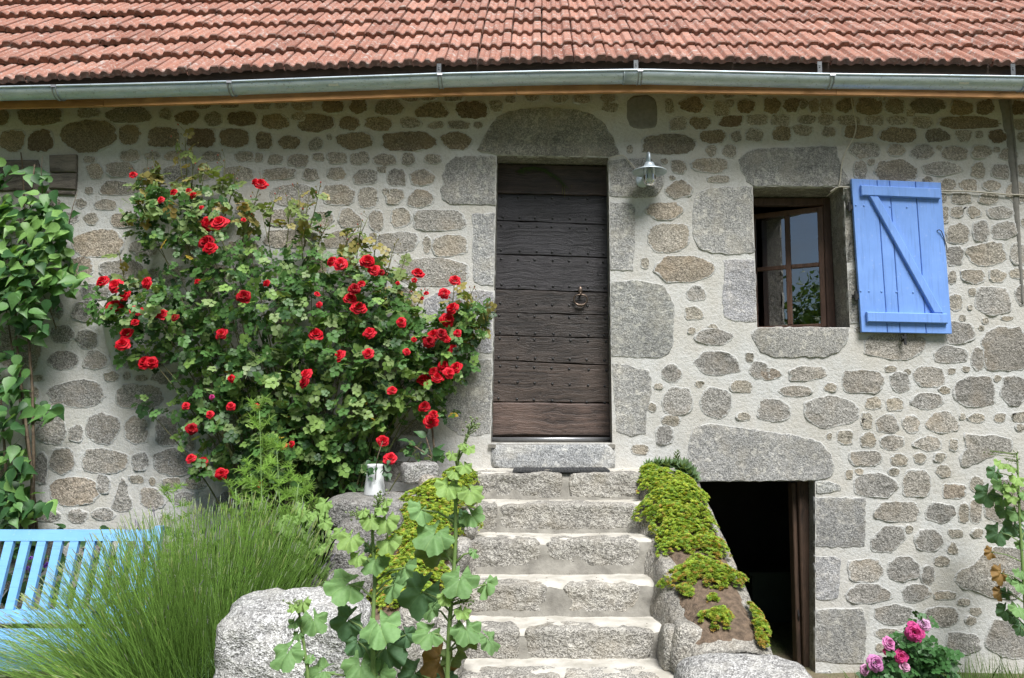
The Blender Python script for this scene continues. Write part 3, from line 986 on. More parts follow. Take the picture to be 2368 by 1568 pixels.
for c in range(10):
    for k in range(-24, 24):
        x = colx0 + TW * (k + .5) + rt.uniform(-.003, .003)
        s_ = c * EXPO
        slope = (sag(x + .1) - sag(x - .1)) / .2 * max(.1, 1 - .2 * c)
        y = EAVE_Y + s_ * math.cos(PITCH)
        z = e0.z + sag(x) * max(.1, 1 - .17 * c) + s_ * math.sin(PITCH) + rt.uniform(-.004, .004) + .008 * noise.noise(Vector((x * 1.2, c * 1.1, 0)))
        mtx = Matrix.Translation((x, y, z)) @ Matrix.Rotation(-math.atan(slope), 4, 'Y') @ Matrix.Rotation(PITCH - .085 + rt.uniform(-.012, .012), 4, 'X') @ Matrix.Rotation(rt.uniform(-.012, .012), 4, 'Z') @ Matrix.Rotation(rt.uniform(-.012, .012), 4, 'Y')
        # picture place of the tile's butt end
        rel = Vector((x, y + D, z - EYE))
        dep = rel.y * CT + rel.z * ST
        vx, vy = CX + FPX * rel.x / dep, CY - FPX * (-rel.y * ST + rel.z * CT) / dep
        me = tiles[rt.randrange(4)]
        if -110 < vx < W + 110 and vy > -6:
            inst('tile', me, mtx, roof_o)
        else:
            spare.add([mtx @ v.co for v in me.vertices], [tuple(p.vertices) for p in me.polygons])
spare.obj('upper_tiles', 'tile', roof_o, kind='stuff')
# eave woodwork
def strip(pts, y0, y1, zlo, zhi, seg=None):
    """board along x: pts = [(x, zref)]"""
    V, F = [], []
    for (x, z) in pts:
        V += [(x, y0, z + zlo), (x, y0, z + zhi), (x, y1, z + zhi), (x, y1, z + zlo)]
    for i in range(len(pts) - 1):
        for j in range(4):
            F.append((i * 4 + j, i * 4 + (j + 1) % 4, i * 4 + 4 + (j + 1) % 4, i * 4 + 4 + j))
    n = len(pts) - 1
    F += [(3, 2, 1, 0), (n * 4, n * 4 + 1, n * 4 + 2, n * 4 + 3)]
    return V, F
FY = -.285
fb = [(v, PY(v, y, FY)) for v, y in ((-700, 266), (0, 250), (540, 238), (1020, 220), (1480, 212), (1920, 218), (2368, 226), (2900, 238))]
fxs, fzs = [p.x for _, p in fb], [p.z for _, p in fb]
def fz(x):
    return float(np.interp(x, fxs, fzs))
cuts = [-6.6] + [PY(v, 230, FY).x for v in (240, 1195, 1935)] + [5.9]
for a, b in zip(cuts[:-1], cuts[1:]):
    n = max(2, int((b - a) / .25))
    pts = [(a + .0015 + (b - a - .003) * i / n, fz(a + (b - a) * i / n)) for i in range(n + 1)]
    V, F = strip(pts, FY, FY + .028, 0, .21)
    mk('fascia_board', V, F, 'fascia', house, False)
xs = [-6.6 + .25 * i for i in range(51)]
V, F = strip([(x, fz(x)) for x in xs], FY + .031, .03, .165, .185)
mk('soffit', V, F, 'fascia', house, False)
V, F = strip([(x, e0.z + sag(x)) for x in xs], EAVE_Y + .06, EAVE_Y + .09, -.13, .04)
mk('eave_batten', V, F, 'deck', house, False)
V, F = strip([(x, e0.z + sag(x)) for x in xs], FY - .004 + .0, .05, -.01, .02)
mk('eave_closure', V, F, 'deck', house, False)
# gutter with its bead and straps
GY, GR = -.43, .066
gp = [(v, PY(v, y, GY)) for v, y in ((-700, 226), (0, 204), (270, 198), (540, 191), (780, 182), (1020, 173.5), (1250, 168), (1480, 164.5), (1700, 169.5), (1917, 174.5), (2140, 177), (2368, 180.5), (2900, 188))]
gxs, gzs = [p.x for _, p in gp], [p.z for _, p in gp]
def gz(x):
    return float(np.interp(x, gxs, gzs)) - .024
def gutter_piece(a, b, r, name, parent, t=.0025):
    n = max(1, int((b - a) / .12))
    V, F = [], []
    ang = [math.radians(-180 + 180 * k / 12) for k in range(13)]
    for i in range(n + 1):
        x = a + (b - a) * i / n
        for rr in (r, r - t):
            for q in ang:
                V.append((x, GY + math.cos(q) * rr, gz(x) + math.sin(q) * rr))
    m = 26
    for i in range(n):
        for k in range(12):
            A = i * m + k
            F.append((A, A + 1, A + m + 1, A + m))
            B = A + 13
            F.append((B + 1, B, B + m, B + m + 1))
        for k in (0, 12):
            A = i * m + k
            F.append((A, A + m, A + m + 13, A + 13) if k == 0 else (A + 13, A + m + 13, A + m, A))
    for i in (0, n):
        for k in range(12):
            A = i * m + k
            F.append((A, A + 13, A + 14, A + 1) if i == 0 else (A + 1, A + 14, A + 13, A))
    return mk(name, V, F, 'zinc', parent, True)
gj = PY(1452, 180, GY).x
gut = gutter_piece(-6.6, gj + .02, GR, 'gutter', house)
gutter_piece(gj - .03, 5.9, GR + .0035, 'gutter_length', gut)
mb = MB()
mb.tube([(x, GY - GR - .003, gz(x) + .002) for x in [-6.6 + .125 * i for i in range(101)]], .0085, 8)
mb.obj('gutter_bead', 'zinc', gut, True)
gutter_piece(gj - .036, gj - .028, GR + .006, 'gutter_seam', gut)
for v, hook in ((140, 0), (540, 0), (1020, 1), (1478, 1), (1917, -18), (2362, -14), (-300, 0), (2800, 0)):
    x = PY(v, 185, GY).x
    o = gutter_piece(x - .016, x + .016, GR + .0065, 'gutter_strap', gut, .003)
    mb = MB()
    for q in (-.0125, .0125):
        mb.tube([(x + q, GY + math.cos(a) * (GR + .0085), gz(x) + math.sin(a) * (GR + .0085)) for a in [math.radians(-180 + 15 * k) for k in range(13)]], .0035, 6)
    mb.add([(x - .018, GY - GR - .014, gz(x) + .007), (x + .018, GY - GR - .014, gz(x) + .007), (x + .018, GY - GR - .014, gz(x) - .012), (x - .018, GY - GR - .014, gz(x) - .012), (x - .018, GY - GR + .012, gz(x) + .008), (x + .018, GY - GR + .012, gz(x) + .008)], [(0, 3, 2, 1), (0, 1, 5, 4)])
    mb.obj('strap_fold', 'zincbar', gut, True)
    # hanger from the batten down into the gutter
    hx = x + (hook if abs(hook) > 1 else -6) / 320
    zt = e0.z + sag(hx) - .03
    mb = MB()
    mb.box((hx - .016, EAVE_Y - .012, gz(hx) - .03), (hx + .016, EAVE_Y - .008, zt + .01))
    for q in (.2, .6):
        mb.lathe([(.006, 0), (.005, .003), (0, .004)], (hx, EAVE_Y - .012, zt - .012 - q * .03), (0, -1, 0), 8)
    if hook:
        mb.obj('gutter_hanger', 'hanger', gut)
for v, vy in ((772, 211), (2228, 210)):
    p = PY(v, vy, GY - GR * .6)
    a = math.radians(-140)
    mb = MB()
    V = []
    for dx in (-.035, .035):
        for q in (-7, 7):
            aa = a + math.radians(q)
            V.append((p.x + dx, GY + math.cos(aa) * (GR + .0045), gz(p.x + dx) + math.sin(aa) * (GR + .0045)))
    mb.add(V, [(0, 1, 3, 2)])
    mb.obj('sticker', 'sticker', gut)
# ------------------------------------------------------------------ plank door
DY = .195
door = thing('tmp', 'x', 'x', (0, 0, 0))
bpy.data.objects.remove(door)
sl_ = [378, 447, 510, 588, 668, 722, 775, 833, 930, 1008]
sr_ = [384, 453, 520, 596, 677, 730, 783, 845, 932, 1009]
def lx(y):
    return 1147 - (y - 378) * 11 / 640
def rx(y):
    return 1409 + (y - 384) * 7 / 640
mb = MB()
mb.prism(xz([(1144, 350), (1416, 350), (1424, 1024), (1128, 1024)], DY + .06), DY + .05, DY + .08)
door = mb.obj('door', 'deck', house)
rd = random.Random(9)
tints = [(.85, .70, .66), (.42, .48, .64), (.48, .54, .70), (.54, .58, .72), (.72, .68, .68), (.62, .58, .57), (.74, .67, .63), (1.0, .86, .77), (1.65, 1.32, 1.18)]  # upper planks bluish: the sky's sheen on them is put into the tint
nails = MB()
for i in range(9):
    g = .8
    py = DY - (.022 if i == 0 else .012 if i == 8 else rd.uniform(0, .005))
    n = 8
    top, bot = [], []
    for k in range(n + 1):
        t = k / n
        yt = sl_[i] + (sr_[i] - sl_[i]) * t + g + (rd.uniform(-1, 1) if i not in (0,) else 0)
        yb = sl_[i + 1] + (sr_[i + 1] - sl_[i + 1]) * t - g + rd.uniform(-1, 1) + (3 if i == 8 and k in (0, n) else 0)
        xt = lx(yt) + (rx(yt) - lx(yt)) * t
        xb = lx(yb) + (rx(yb) - lx(yb)) * t
        top.append((xt, yt))
        bot.append((xb, yb))
    mb = MB()
    mb.prism(xz(top + bot[::-1], py), py, DY + .05, .004 if i != 8 else .012)
    mb.obj('plank', 'doorwood', door, False, tints[i])
    if 1 <= i <= 7:
        for row in ((.13, .87) if i not in (4, 7) else (.13, .5, .9) if i == 7 else (.6,)):
            for k in range(7):
                t = .06 + k * .148 + rd.uniform(-.01, .01)
                y = sl_[i] + (sr_[i] - sl_[i]) * t + row * (sl_[i + 1] - sl_[i])
                p = PY(lx(y) + (rx(y) - lx(y)) * t, y, py)
                nails.lathe([(.0105, -.001), (.0095, .004), (.005, .0075), (0, .008)], p, (0, -1, 0), 8)
nails.obj('nail_heads', 'black_iron', door, True, kind='stuff')
# knocker, keyhole, bottom strip
kp = PY(1342, 672, DY)
mb = MB()
mb.prism([(kp.x - .017, kp.z - .02), (kp.x + .017, kp.z - .02), (kp.x + .015, kp.z + .012), (kp.x + .006, kp.z + .03), (kp.x - .006, kp.z + .03), (kp.x - .015, kp.z + .012)], DY - .014, DY + .02, .004)
mb.lathe([(.010, 0), (.012, .012), (.008, .022), (0, .024)], (kp.x, DY - .012, kp.z - .026), (0, -1, 0), 10)
c = Vector((kp.x, DY - .03, kp.z - .075))
mb.tube([c + Vector((math.sin(a) * .052, -.006 * math.cos(a), math.cos(a) * .042 - .004 * math.cos(2 * a))) for a in [2 * math.pi * k / 24 for k in range(25)]], [.0065 + .004 * (1 if 9 < k < 15 else 0) for k in range(25)], 8)
for dx in (-.013, 0, .013):
    mb.lathe([(0, -.009), (.0095, -.004), (.0095, .004), (0, .009)], c + Vector((dx, .004, -.041)), (1, 0, 0), 10)
mb.obj('knocker', 'bronze', door, True)
kh = PY(1383, 633, DY)
mb = MB()
mb.prism([(kh.x - .008, kh.z - .014), (kh.x + .008, kh.z - .014), (kh.x + .008, kh.z + .014), (kh.x - .008, kh.z + .014)], DY - .006, DY + .02, .003)
mb.obj('keyhole_plate', 'black_iron', door)
a, b = PY(1139, 1016, DY - .03), PY(1415, 1016, DY - .03)
mb = MB()
mb.tube([(a.x - .01, DY - .03, a.z), (b.x + .01, DY - .03, b.z)], .017, 10)
mb.obj('draught_strip', 'zincbar', door, True)
# threshold stone below the door
tp = xz([(1135, 1026), (1420, 1026), (1425, 1052), (1424, 1084), (1135, 1084), (1132, 1055)])
V, F = stone_geo(resample(tp, 40), .028, .012, 3.3, .004)
mk('threshold_stone', V, F, 'ashlar', wall, True, [(e * .5,) * 3 for e in EDGE], (1.12, 1.13, 1.14))
a, b = PY(1136, 1026, 0), PY(1416, 1026, 0)
mb = MB()
mb.box((a.x - .02, -.02, a.z - .03), (b.x + .02, .33, a.z - .004))
mb.obj('door_threshold', 'stepmortar', wall)
# rooms behind the openings: closed dark boxes
def room(name, x0, x1, y0, y1, z0, z1, mat):
    V = [(x0, y0, z0), (x1, y0, z0), (x1, y1, z0), (x0, y1, z0), (x0, y0, z1), (x1, y0, z1), (x1, y1, z1), (x0, y1, z1)]
    F = [(0, 1, 2, 3), (7, 6, 5, 4), (2, 6, 7, 3), (1, 5, 6, 2), (3, 7, 4, 0)]
    o = mk(name, V, F, mat, house, False)
    mb = MB()
    return o
def frontwall(name, hole, x0, x1, z0, z1, y, mat):
    xs_ = sorted((min(p[0] for p in hole), max(p[0] for p in hole)))
    zs_ = sorted((min(p[1] for p in hole), max(p[1] for p in hole)))
    mb = MB()
    for (a, b, c, d) in ((x0, z0, xs_[0], z1), (xs_[1], z0, x1, z1), (xs_[0], z0, xs_[1], zs_[0]), (xs_[0], zs_[1], xs_[1], z1)):
        if c > a and d > b:
            mb.add([(a, y, b), (c, y, b), (c, y, d), (a, y, d)], [(0, 1, 2, 3)])
    return mb.obj(name, mat, house)
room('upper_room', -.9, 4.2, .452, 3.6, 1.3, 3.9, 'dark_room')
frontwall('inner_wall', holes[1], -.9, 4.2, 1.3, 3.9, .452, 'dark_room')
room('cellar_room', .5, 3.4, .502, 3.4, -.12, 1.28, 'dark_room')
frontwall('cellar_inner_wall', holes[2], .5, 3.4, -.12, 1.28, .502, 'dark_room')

# ------------------------------------------------------------------ window with its casement ajar
WY = .27
win_m = MB()
wf = xz([(1746, 440), (1924, 442), (1931, 760), (1753, 760)], WY)
x0, x1 = holes[1][0][0] + .002, holes[1][1][0] - .002
z1 = max(p[1] for p in holes[1]) - .002
z0 = min(p[1] for p in holes[1]) + .002
xl0, xr0 = holes[1][3][0] + .002, holes[1][2][0] - .002
fw = .055
zt = z1 - .012
win_m.prism([(x1 - fw, z0), (xr0, z0), (x1, zt), (x1 - fw, zt)], WY, WY + .07, .004)
window = win_m.obj('window', 'framewood', house, False, (.62, .58, .6))
for pts in ([(xl0, z0), (x0 + fw, z0), (x0 + fw, zt), (x0, zt)], [(x0 + fw, zt - fw), (x1 - fw, zt - fw), (x1 - fw, zt), (x0 + fw, zt)], [(x0 + fw, z0), (x1 - fw, z0), (x1 - fw, z0 + .03), (x0 + fw, z0 + .03)]):
    mb = MB()
    mb.prism(pts, WY + .002, WY + .07, .004)
    mb.obj('frame_bar', 'framewood', window, False, (.62, .58, .6))
ANG = math.radians(27.5)
hx, cw = x1 - fw + .004, .585
cz0, cz1 = z0 + .034, zt - fw - .006
hinge = Vector((hx, WY + .02, 0))
def cas(u, w, z):
    """casement coordinates: u from the hinge, w into the room"""
    return hinge + Vector((-math.cos(ANG), math.sin(ANG), 0)) * u + Vector((math.sin(ANG), math.cos(ANG), 0)) * w + Vector((0, 0, z))
def cbar(name, u0, u1, za, zb, th=.04, parent=None, col=(1, 1, 1)):
    mb = MB()
    b = .004
    V = []
    for (w, i) in ((0, b), (b, 0), (th, 0)):
        V += [cas(u0 + i, w, za + i), cas(u1 - i, w, za + i), cas(u1 - i, w, zb - i), cas(u0 + i, w, zb - i)]
    F = [(3, 2, 1, 0)]
    for k in range(2):
        for i in range(4):
            j = (i + 1) % 4
            F.append((k * 4 + i, k * 4 + j, k * 4 + 4 + j, k * 4 + 4 + i))
    F.append((8, 9, 10, 11))
    mb.add(V, F)
    return mb.obj(name, 'framewood', parent or house, False, col)
cc = (1.05, .98, .95)
st = .047
cbar('casement_stile', 0, st, cz0, cz1, .045, window, cc)
cbar('casement_stile', cw - st, cw, cz0, cz1, .045, window, cc)
cbar('casement_rail', st + .001, cw - st - .001, cz1 - .04, cz1, .043, window, cc)
cbar('casement_rail', st + .001, cw - st - .001, cz0, cz0 + .03, .043, window, cc)
mid = cw / 2 - .01
zm = PY(1860, 612, WY + .06).z
cbar('muntin', mid - .02, mid + .02, cz0 + .031, cz1 - .041, .036, window, cc)
cbar('muntin', st + .001, mid - .021, zm - .016, zm + .016, .034, window, cc)
cbar('muntin', mid + .021, cw - st - .001, zm - .016, zm + .016, .034, window, cc)
for (ua, ub) in ((st - .004, mid - .018), (mid + .018, cw - st + .004)):
    for (za, zb) in ((cz0 + .026, zm - .012), (zm + .012, cz1 - .036)):
        mk('pane', [cas(ua, .018, za), cas(ub, .018, za), cas(ub, .018, zb), cas(ua, .018, zb)], [(3, 2, 1, 0)], 'pane', window, False)

# ------------------------------------------------------------------ shutter folded back on the wall
SY = -.055
sh_out = [(1969, 413), (2176, 422), (2202, 772), (1993, 768)]
def shp(u, v, y=SY):
    """shutter coordinates 0..1 -> point"""
    a = PY(*sh_out[0], SY); b = PY(*sh_out[1], SY); c_ = PY(*sh_out[2], SY); d = PY(*sh_out[3], SY)
    p = a.lerp(b, u).lerp(d.lerp(c_, u), v)
    return (p.x, p.z)
shutter = None
us = [0, .285, .425, .715, 1.0]
for i in range(4):
    g0, g1 = (.0 if i == 0 else .0035), (.0 if i == 3 else .0035)
    mb = MB()
    mb.prism([shp(us[i] + g0, 0), shp(us[i + 1] - g1, 0), shp(us[i + 1] - g1, 1), shp(us[i] + g0, 1)], SY + rd.uniform(0, .0015), SY + .028, .003)
    o = mb.obj('shutter' if i == 0 else 'board', 'shutter', house if shutter is None else shutter)
    shutter = shutter or o
for v0, v1, u0, u1 in ((.047, .115, .085, .965), (.872, .936, .055, .945)):
    mb = MB()
    mb.prism([shp(u0, v0), shp(u1, v0), shp(u1, v1), shp(u0, v1)], SY - .028, SY + .002, .006)
    mb.obj('batten', 'shutter', shutter)
mb = MB()
mb.prism([shp(.175, .117), shp(.275, .117), shp(.905, .870), shp(.80, .870)], SY - .025, SY + .002, .006)
mb.obj('brace', 'shutter', shutter)
mb = MB()
for v, uu in ((.175, (.03, .12, .41, .6)), (.735, (.02, .11, .25, .415, .60))):
    for u in uu:
        x, z = shp(u, v)
        mb.lathe([(.0075, 0), (.007, .003), (.003, .0035), (0, .002)], (x, SY - .0005, z), (0, -1, 0), 8)
mb.obj('screw_heads', 'shutter', shutter, True, kind='stuff')
for (vx, vy) in ((1964, 478), (1979, 684)):
    p = PY(vx, vy, -.04)
    mb = MB()
    mb.lathe([(.0, -.035), (.011, -.034), (.011, .034), (0, .036)], p, (0, 0, 1), 10)
    mb.box((p.x - .004, -.045, p.z - .02), (p.x + .05, -.03, p.z + .014))
    mb.box((p.x - .014, -.04, p.z - .012), (p.x + .004, .02, p.z + .012))
    mb.obj('hinge_pin', 'black_iron', shutter)
p = PY(2093, 782, -.05)
mb = MB()
mb.box((p.x - .008, -.055, p.z - .04), (p.x + .008, -.04, p.z + .03))
mb.box((p.x - .026, -.057, p.z - .004), (p.x + .012, -.042, p.z + .014))
mb.tube([(p.x, -.05, p.z - .005), (p.x, .02, p.z - .02)], .008, 8)
mb.tube([(p.x, -.05, p.z - .035), (p.x + .002, -.05, p.z - .05)], [.008, .011], 8)
mb.obj('shutter_catch', 'black_iron', wall)
a = PY(2172, 533, SY - .012)
mb = MB()
mb.tube([PY(vx, vy, SY - q) for vx, vy, q in ((2167, 533, .002), (2172, 531, .014), (2177, 535, .012), (2183, 550, .006), (2189, 570, .006), (2190, 585, .006))], .0035, 6)
mb.obj('hook_wire', 'black_iron', shutter, True)

# ------------------------------------------------------------------ cellar doorway woodwork
a, b = PY(1842, 1120, .26), PY(1862, 1540, .26)
zb, zt2 = -.12, max(p[1] for p in holes[2])
mb = MB()
xr = holes[2][1][0]
mb.prism([(xr - .082, zb), (xr - .004, zb), (xr - .004, zt2 - .005), (xr - .082, zt2 - .005)], .13, .24, .008)
cellar_frame = mb.obj('cellar_door_frame', 'oldframe', house)
mb = MB()
mb.prism([(xr - .118, zb), (xr - .085, zb), (xr - .085, zt2 - .03), (xr - .118, zt2 - .03)], .17, .27, .006)
mb.obj('door_leaf_edge', 'oldframe', cellar_frame)
mb = MB()
mb.tube([(xr - .1, .172, .30), (xr - .1, .155, .26), (xr - .1, .172, .22)], .006, 6)
mb.obj('door_pull', 'black_iron', cellar_frame)
# a cabinet standing far back in the cellar
p = PY(1770, 1330, 1.4)
cab = thing('cabinet', 'dark green cabinet standing inside the dark cellar doorway', 'cabinet', (p.x + .12, 1.6, -.12))
mb = MB()
mb.box((p.x - .12, 1.4, -.12), (p.x + .5, 1.85, p.z))
mb.obj('carcass', 'cabinet', cab)
mb = MB()
mb.box((p.x - .15, 1.37, p.z + .001), (p.x + .53, 1.88, p.z + .03))
mb.obj('top', 'cabinet', cab)

# ------------------------------------------------------------------ wall lamp
LP = PY(1503, 390, -.17)
lamp = thing('wall_lamp', 'galvanised barn lamp with a ribbed glass jar beside the door', 'lamp', (LP.x, -.02, LP.z))
bp = PY(1486, 418, -.012)
mb = MB()
mb.lathe([(.052, 0), (.052, .012), (.045, .02), (0, .022)], (bp.x, .0, bp.z), (0, -1, 0), 22)
mb.obj('back_plate', 'zinc', lamp, True)
tz = PY(1500, 352, -.15).z
mb = MB()
ax = LP.x - .004
path = [Vector((bp.x, -.02, bp.z + .0)), Vector((bp.x + .004, -.05, bp.z + .02)), Vector((bp.x + .01, -.062, bp.z + .08))]
path += [Vector((ax, -.17 + .055 + math.cos(a) * .055, tz - .035 + math.sin(a) * .035)) for a in [math.radians(k) for k in (0, 30, 60, 90, 120, 150, 180)]]
path += [Vector((ax, -.17, LP.z + .045))]
mb.tube(path, .0105, 10)
mb.obj('arm', 'zinc', lamp, True)
mb = MB()
zs = PY(1503, 393, -.17).z
mb.lathe([(.012, .058), (.03, .055), (.038, .042), (.042, .030), (.05, .022), (.085, .006), (.128, -.012), (.131, -.019), (.127, -.019), (.085, -.002), (.05, .012), (.03, .02)], (ax, -.17, zs), (0, 0, 1), 36)
mb.obj('shade', 'zinc', lamp, True)
mb = MB()
mb.lathe([(.046, .012), (.046, -.07), (.043, -.095), (.034, -.112), (.018, -.121), (0, -.123)], (ax, -.17, zs), (0, 0, 1), 24)
mb.obj('glass_jar', 'jar', lamp, True)
mb = MB()
mb.lathe([(.014, .01), (.016, -.02), (.024, -.05), (.026, -.065), (.018, -.085), (0, -.092)], (ax, -.17, zs), (0, 0, 1), 16)
mb.obj('bulb', 'enamel', lamp, True)
mb = MB()
for k in range(8):
    an = k * math.pi / 4 + .3
    mb.tube([(ax + math.cos(an) * .047, -.17 + math.sin(an) * .047, zs + .01), (ax + math.cos(an) * .047, -.17 + math.sin(an) * .047, zs - .075)], .0022, 5)
mb.obj('jar_ribs', 'jar', lamp, True)

# ------------------------------------------------------------------ cables
def cable(name, label, pts, r=.0055):
    P = [PY(a, b, y) for a, b, y in pts]
    mb = MB()
    Q = []
    for i in range(len(P) - 1):
        p0, p1, p2, p3 = P[max(0, i - 1)], P[i], P[i + 1], P[min(len(P) - 1, i + 2)]
        for k in range(4):
            t = k / 4
            Q.append(.5 * ((2 * p1) + (-p0 + p2) * t + (2 * p0 - 5 * p1 + 4 * p2 - p3) * t * t + (-p0 + 3 * p1 - 3 * p2 + p3) * t ** 3))
    Q.append(P[-1])
    mb.tube(Q, r, 6)
    return tag(mb.obj(name, 'cable', None, True), label, 'cable')
cable('electric_cable', 'thin white cable hanging from the eave to the window corner', [(1967, 218, -.03), (1973, 255, -.03), (1980, 288, -.028), (1974, 318, -.028), (1955, 352, -.028), (1946, 385, -.028), (1943, 415, -.025), (1938, 432, -.02), (1922, 446, .05), (1910, 455, .2)], .005)
cable('electric_cable', 'thin white cable running level from the window past the shutter', [(1920, 444, -.004), (1938, 433, -.02), (1970, 433, -.02), (2080, 437, -.018), (2180, 441, -.02), (2250, 443, -.022), (2310, 448, -.02), (2372, 451, -.02), (2700, 458, -.02)], .0055)
cable('lamp_cable', 'short cable from the door lintel to the wall lamp', [(1408, 378, .10), (1409, 366, -.015), (1425, 361, -.02), (1442, 360, -.02), (1455, 374, -.02), (1468, 388, -.02), (1480, 408, -.02)], .004)
# nails and stubs in the wall
for vx, vy in ((2228, 483), (1995, 970), (2342, 958)):
    p = PY(vx, vy, 0)
    mb = MB()
    mb.tube([p + Vector((0, .01, 0)), p + Vector((.004, -.03, .003))], .006, 6)
    mb.obj('iron_nail', 'black_iron', wall)
# dried palm sprig over the door
sprig = thing('palm_sprig', 'dried palm sprig pinned above the plank door', 'sprig', PY(1250, 385, .16))
s1 = Scatter()
path = [PY(a, b, DY - .04) for a, b in ((1191, 398), (1210, 388), (1235, 386), (1260, 393), (1282, 408), (1305, 428))]
mb = MB()
mb.tube(path, .003, 5)
s1.geo(mb.V, mb.F, (.05, .07, .02))
for i in range(190):
    t = rd.uniform(.3, 4.9)
    k = int(t)
    p = path[k].lerp(path[k + 1], t - k)
    q = p + Vector((rd.uniform(.0, .065), rd.uniform(-.012, .012), rd.uniform(-.05, .012)))
    w = Vector((.0022, 0, .002))
    s1.geo([p - w, p + w, q], [(0, 1, 2)], (.06, .10, .03))
for (a, b, l) in ((1300, 428, 22), (1305, 430, 26), (1322, 428, 5), (1287, 428, 4)):
    p, q = PY(a, b, DY - .04), PY(a + 1, b + l, DY - .04)
    mb = MB()
    mb.tube([p, q], .0018, 4)
    s1.geo(mb.V, mb.F, (.18, .17, .07))
s1.obj('fronds', 'leafdull', sprig)
# ------------------------------------------------------------------ stone stairs
nos = [(1094, .45), (1166, .74), (1248, 1.03), (1350, 1.32), (1456, 1.61), (1566, 1.90)]
edgesV = [(1092, 1503), (1086, 1488), (1078, 1484), (1066, 1506), (1055, 1520), (1046, 1532)]
stairs = thing('stone_staircase', 'worn granite stairs climbing to the plank door', 'stairs', (0.1, -1.2, -.1))
zst = [PY(1290, v, -d).z for v, d in nos]
nos += [(0, 2.19), (0, 2.48), (0, 2.77)]
zst += [zst[-1] - .17, zst[-1] - .34, zst[-1] - .5]
blocks = [[(1090, 1300), (1314, 1505)], [(1084, 1150), (1152, 1490)], [(1074, 1250), (1258, 1482)], [(1064, 1270), (1298, 1484)], [(1050, 1204), (1212, 1516)], [(1040, 1300), (1304, 1530)]]
rk = random.Random(31)
for i in range(len(zst)):
    d = nos[i][1]
    e = edgesV[min(i, 5)]
    vyy = nos[min(i, 5)][0]
    xa, xb = PY(e[0], vyy, -d).x - .10, PY(e[1], vyy, -d).x + .10
    back = .02 if i == 0 else -nos[i - 1][1] + .14
    zt_, zb_ = zst[i], zst[i] - .34
    # mortar bed: tread and recessed riser, slightly uneven
    nxs, V, F, V2, F2 = 40, [], [], [], []
    for k in range(nxs + 1):
        x = xa + (xb - xa) * k / nxs
        w = .006 * noise.noise(Vector((x * 5, i * 3.1, 0))) + .004 * noise.noise(Vector((x * 17, i * 3.1, 2)))
        for (yy, zz) in ((-d + .05, zt_ - .022 + w), (-d + .02 + w, zt_ - .05), (-d + .014 + w, zt_ - .10), (-d + .004 + w, zt_ - .15), (-d - .026 + w, zb_ + .16), (-d - .03, zb_)):
            V.append((x, yy, zz))
        u_ = 2 * k / nxs - 1
        w -= .002 * max(0, 1 - u_ * u_ * 1.6)
        for (yy, zz) in ((back, zt_ + .004 + w), (-d + .16, zt_ + w), (-d + .085 + 2 * w, zt_ - .001 + w), (-d + .055 + 3 * w, zt_ - .012), (-d + .045 + 3 * w, zt_ - .04)):
            V2.append((x, yy, zz))
    for k in range(nxs):
        for j in range(5):
            a = k * 6 + j
            F.append((a + 1, a + 7, a + 6, a))
        for j in range(4):
            a = k * 5 + j
            F2.append((a + 1, a + 6, a + 5, a))
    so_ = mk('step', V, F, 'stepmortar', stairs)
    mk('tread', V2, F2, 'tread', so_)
    for (va, vb) in blocks[min(i, 5)]:
        yv = nos[i][0] or 1566
        sxa, sxb = PY(va, yv, -d).x, PY(vb, yv, -d).x
        wdt = sxb - sxa - .008
        hgt = .188 if i else .182
        dep = .17 if i else .2
        n = 7 if i in (2, 3) else 10
        V, F = rock_geo(((sxa + sxb) / 2, -d + dep / 2 + .0, zt_ - hgt / 2 + .0), (wdt, dep, hgt), n=n, k=22, amp=.013, freq=13, seed=rk.uniform(0, 9), lowamp=.016)
        f = rk.uniform(.9, 1.08)
        mk('step_stone', V, F, 'step', so_, True, None, (f, f * .985, f * .95))
# landing mat
a, b = PY(1186, 1086, -.40), PY(1410, 1086, -.40)
mb = MB()
for k in range(30):
    x = a.x + (b.x - a.x) * k / 30
    mb.box((x, -.43, zst[0] + .0035), (x + (b.x - a.x) / 30 - .0025, -.10, zst[0] + .016 + .001 * (k % 2)))
mb.box((a.x, -.425, zst[0] + .002), (b.x, -.105, zst[0] + .010))
tag(mb.obj('rubber_mat', 'rubber'), 'thin black rubber mat lying on the top step', 'mat')
# fallen petals and grit on the treads
mb = MB()
for k in range(46):
    i = rk.randrange(0, 5)
    x = rk.uniform(-.42, .72)
    y = -nos[i][1] + rk.uniform(.06, .24)
    s_ = rk.uniform(.003, .007)
    z = zst[i] + .012
    mb.add([(x - s_, y, z), (x, y - s_ * .7, z + .003), (x + s_ * 1.4, y, z), (x, y + s_ * .7, z + .002)], [(0, 1, 2, 3)])
o = mb.obj('leaf_litter', 'soil', None, False, None, 'stuff')

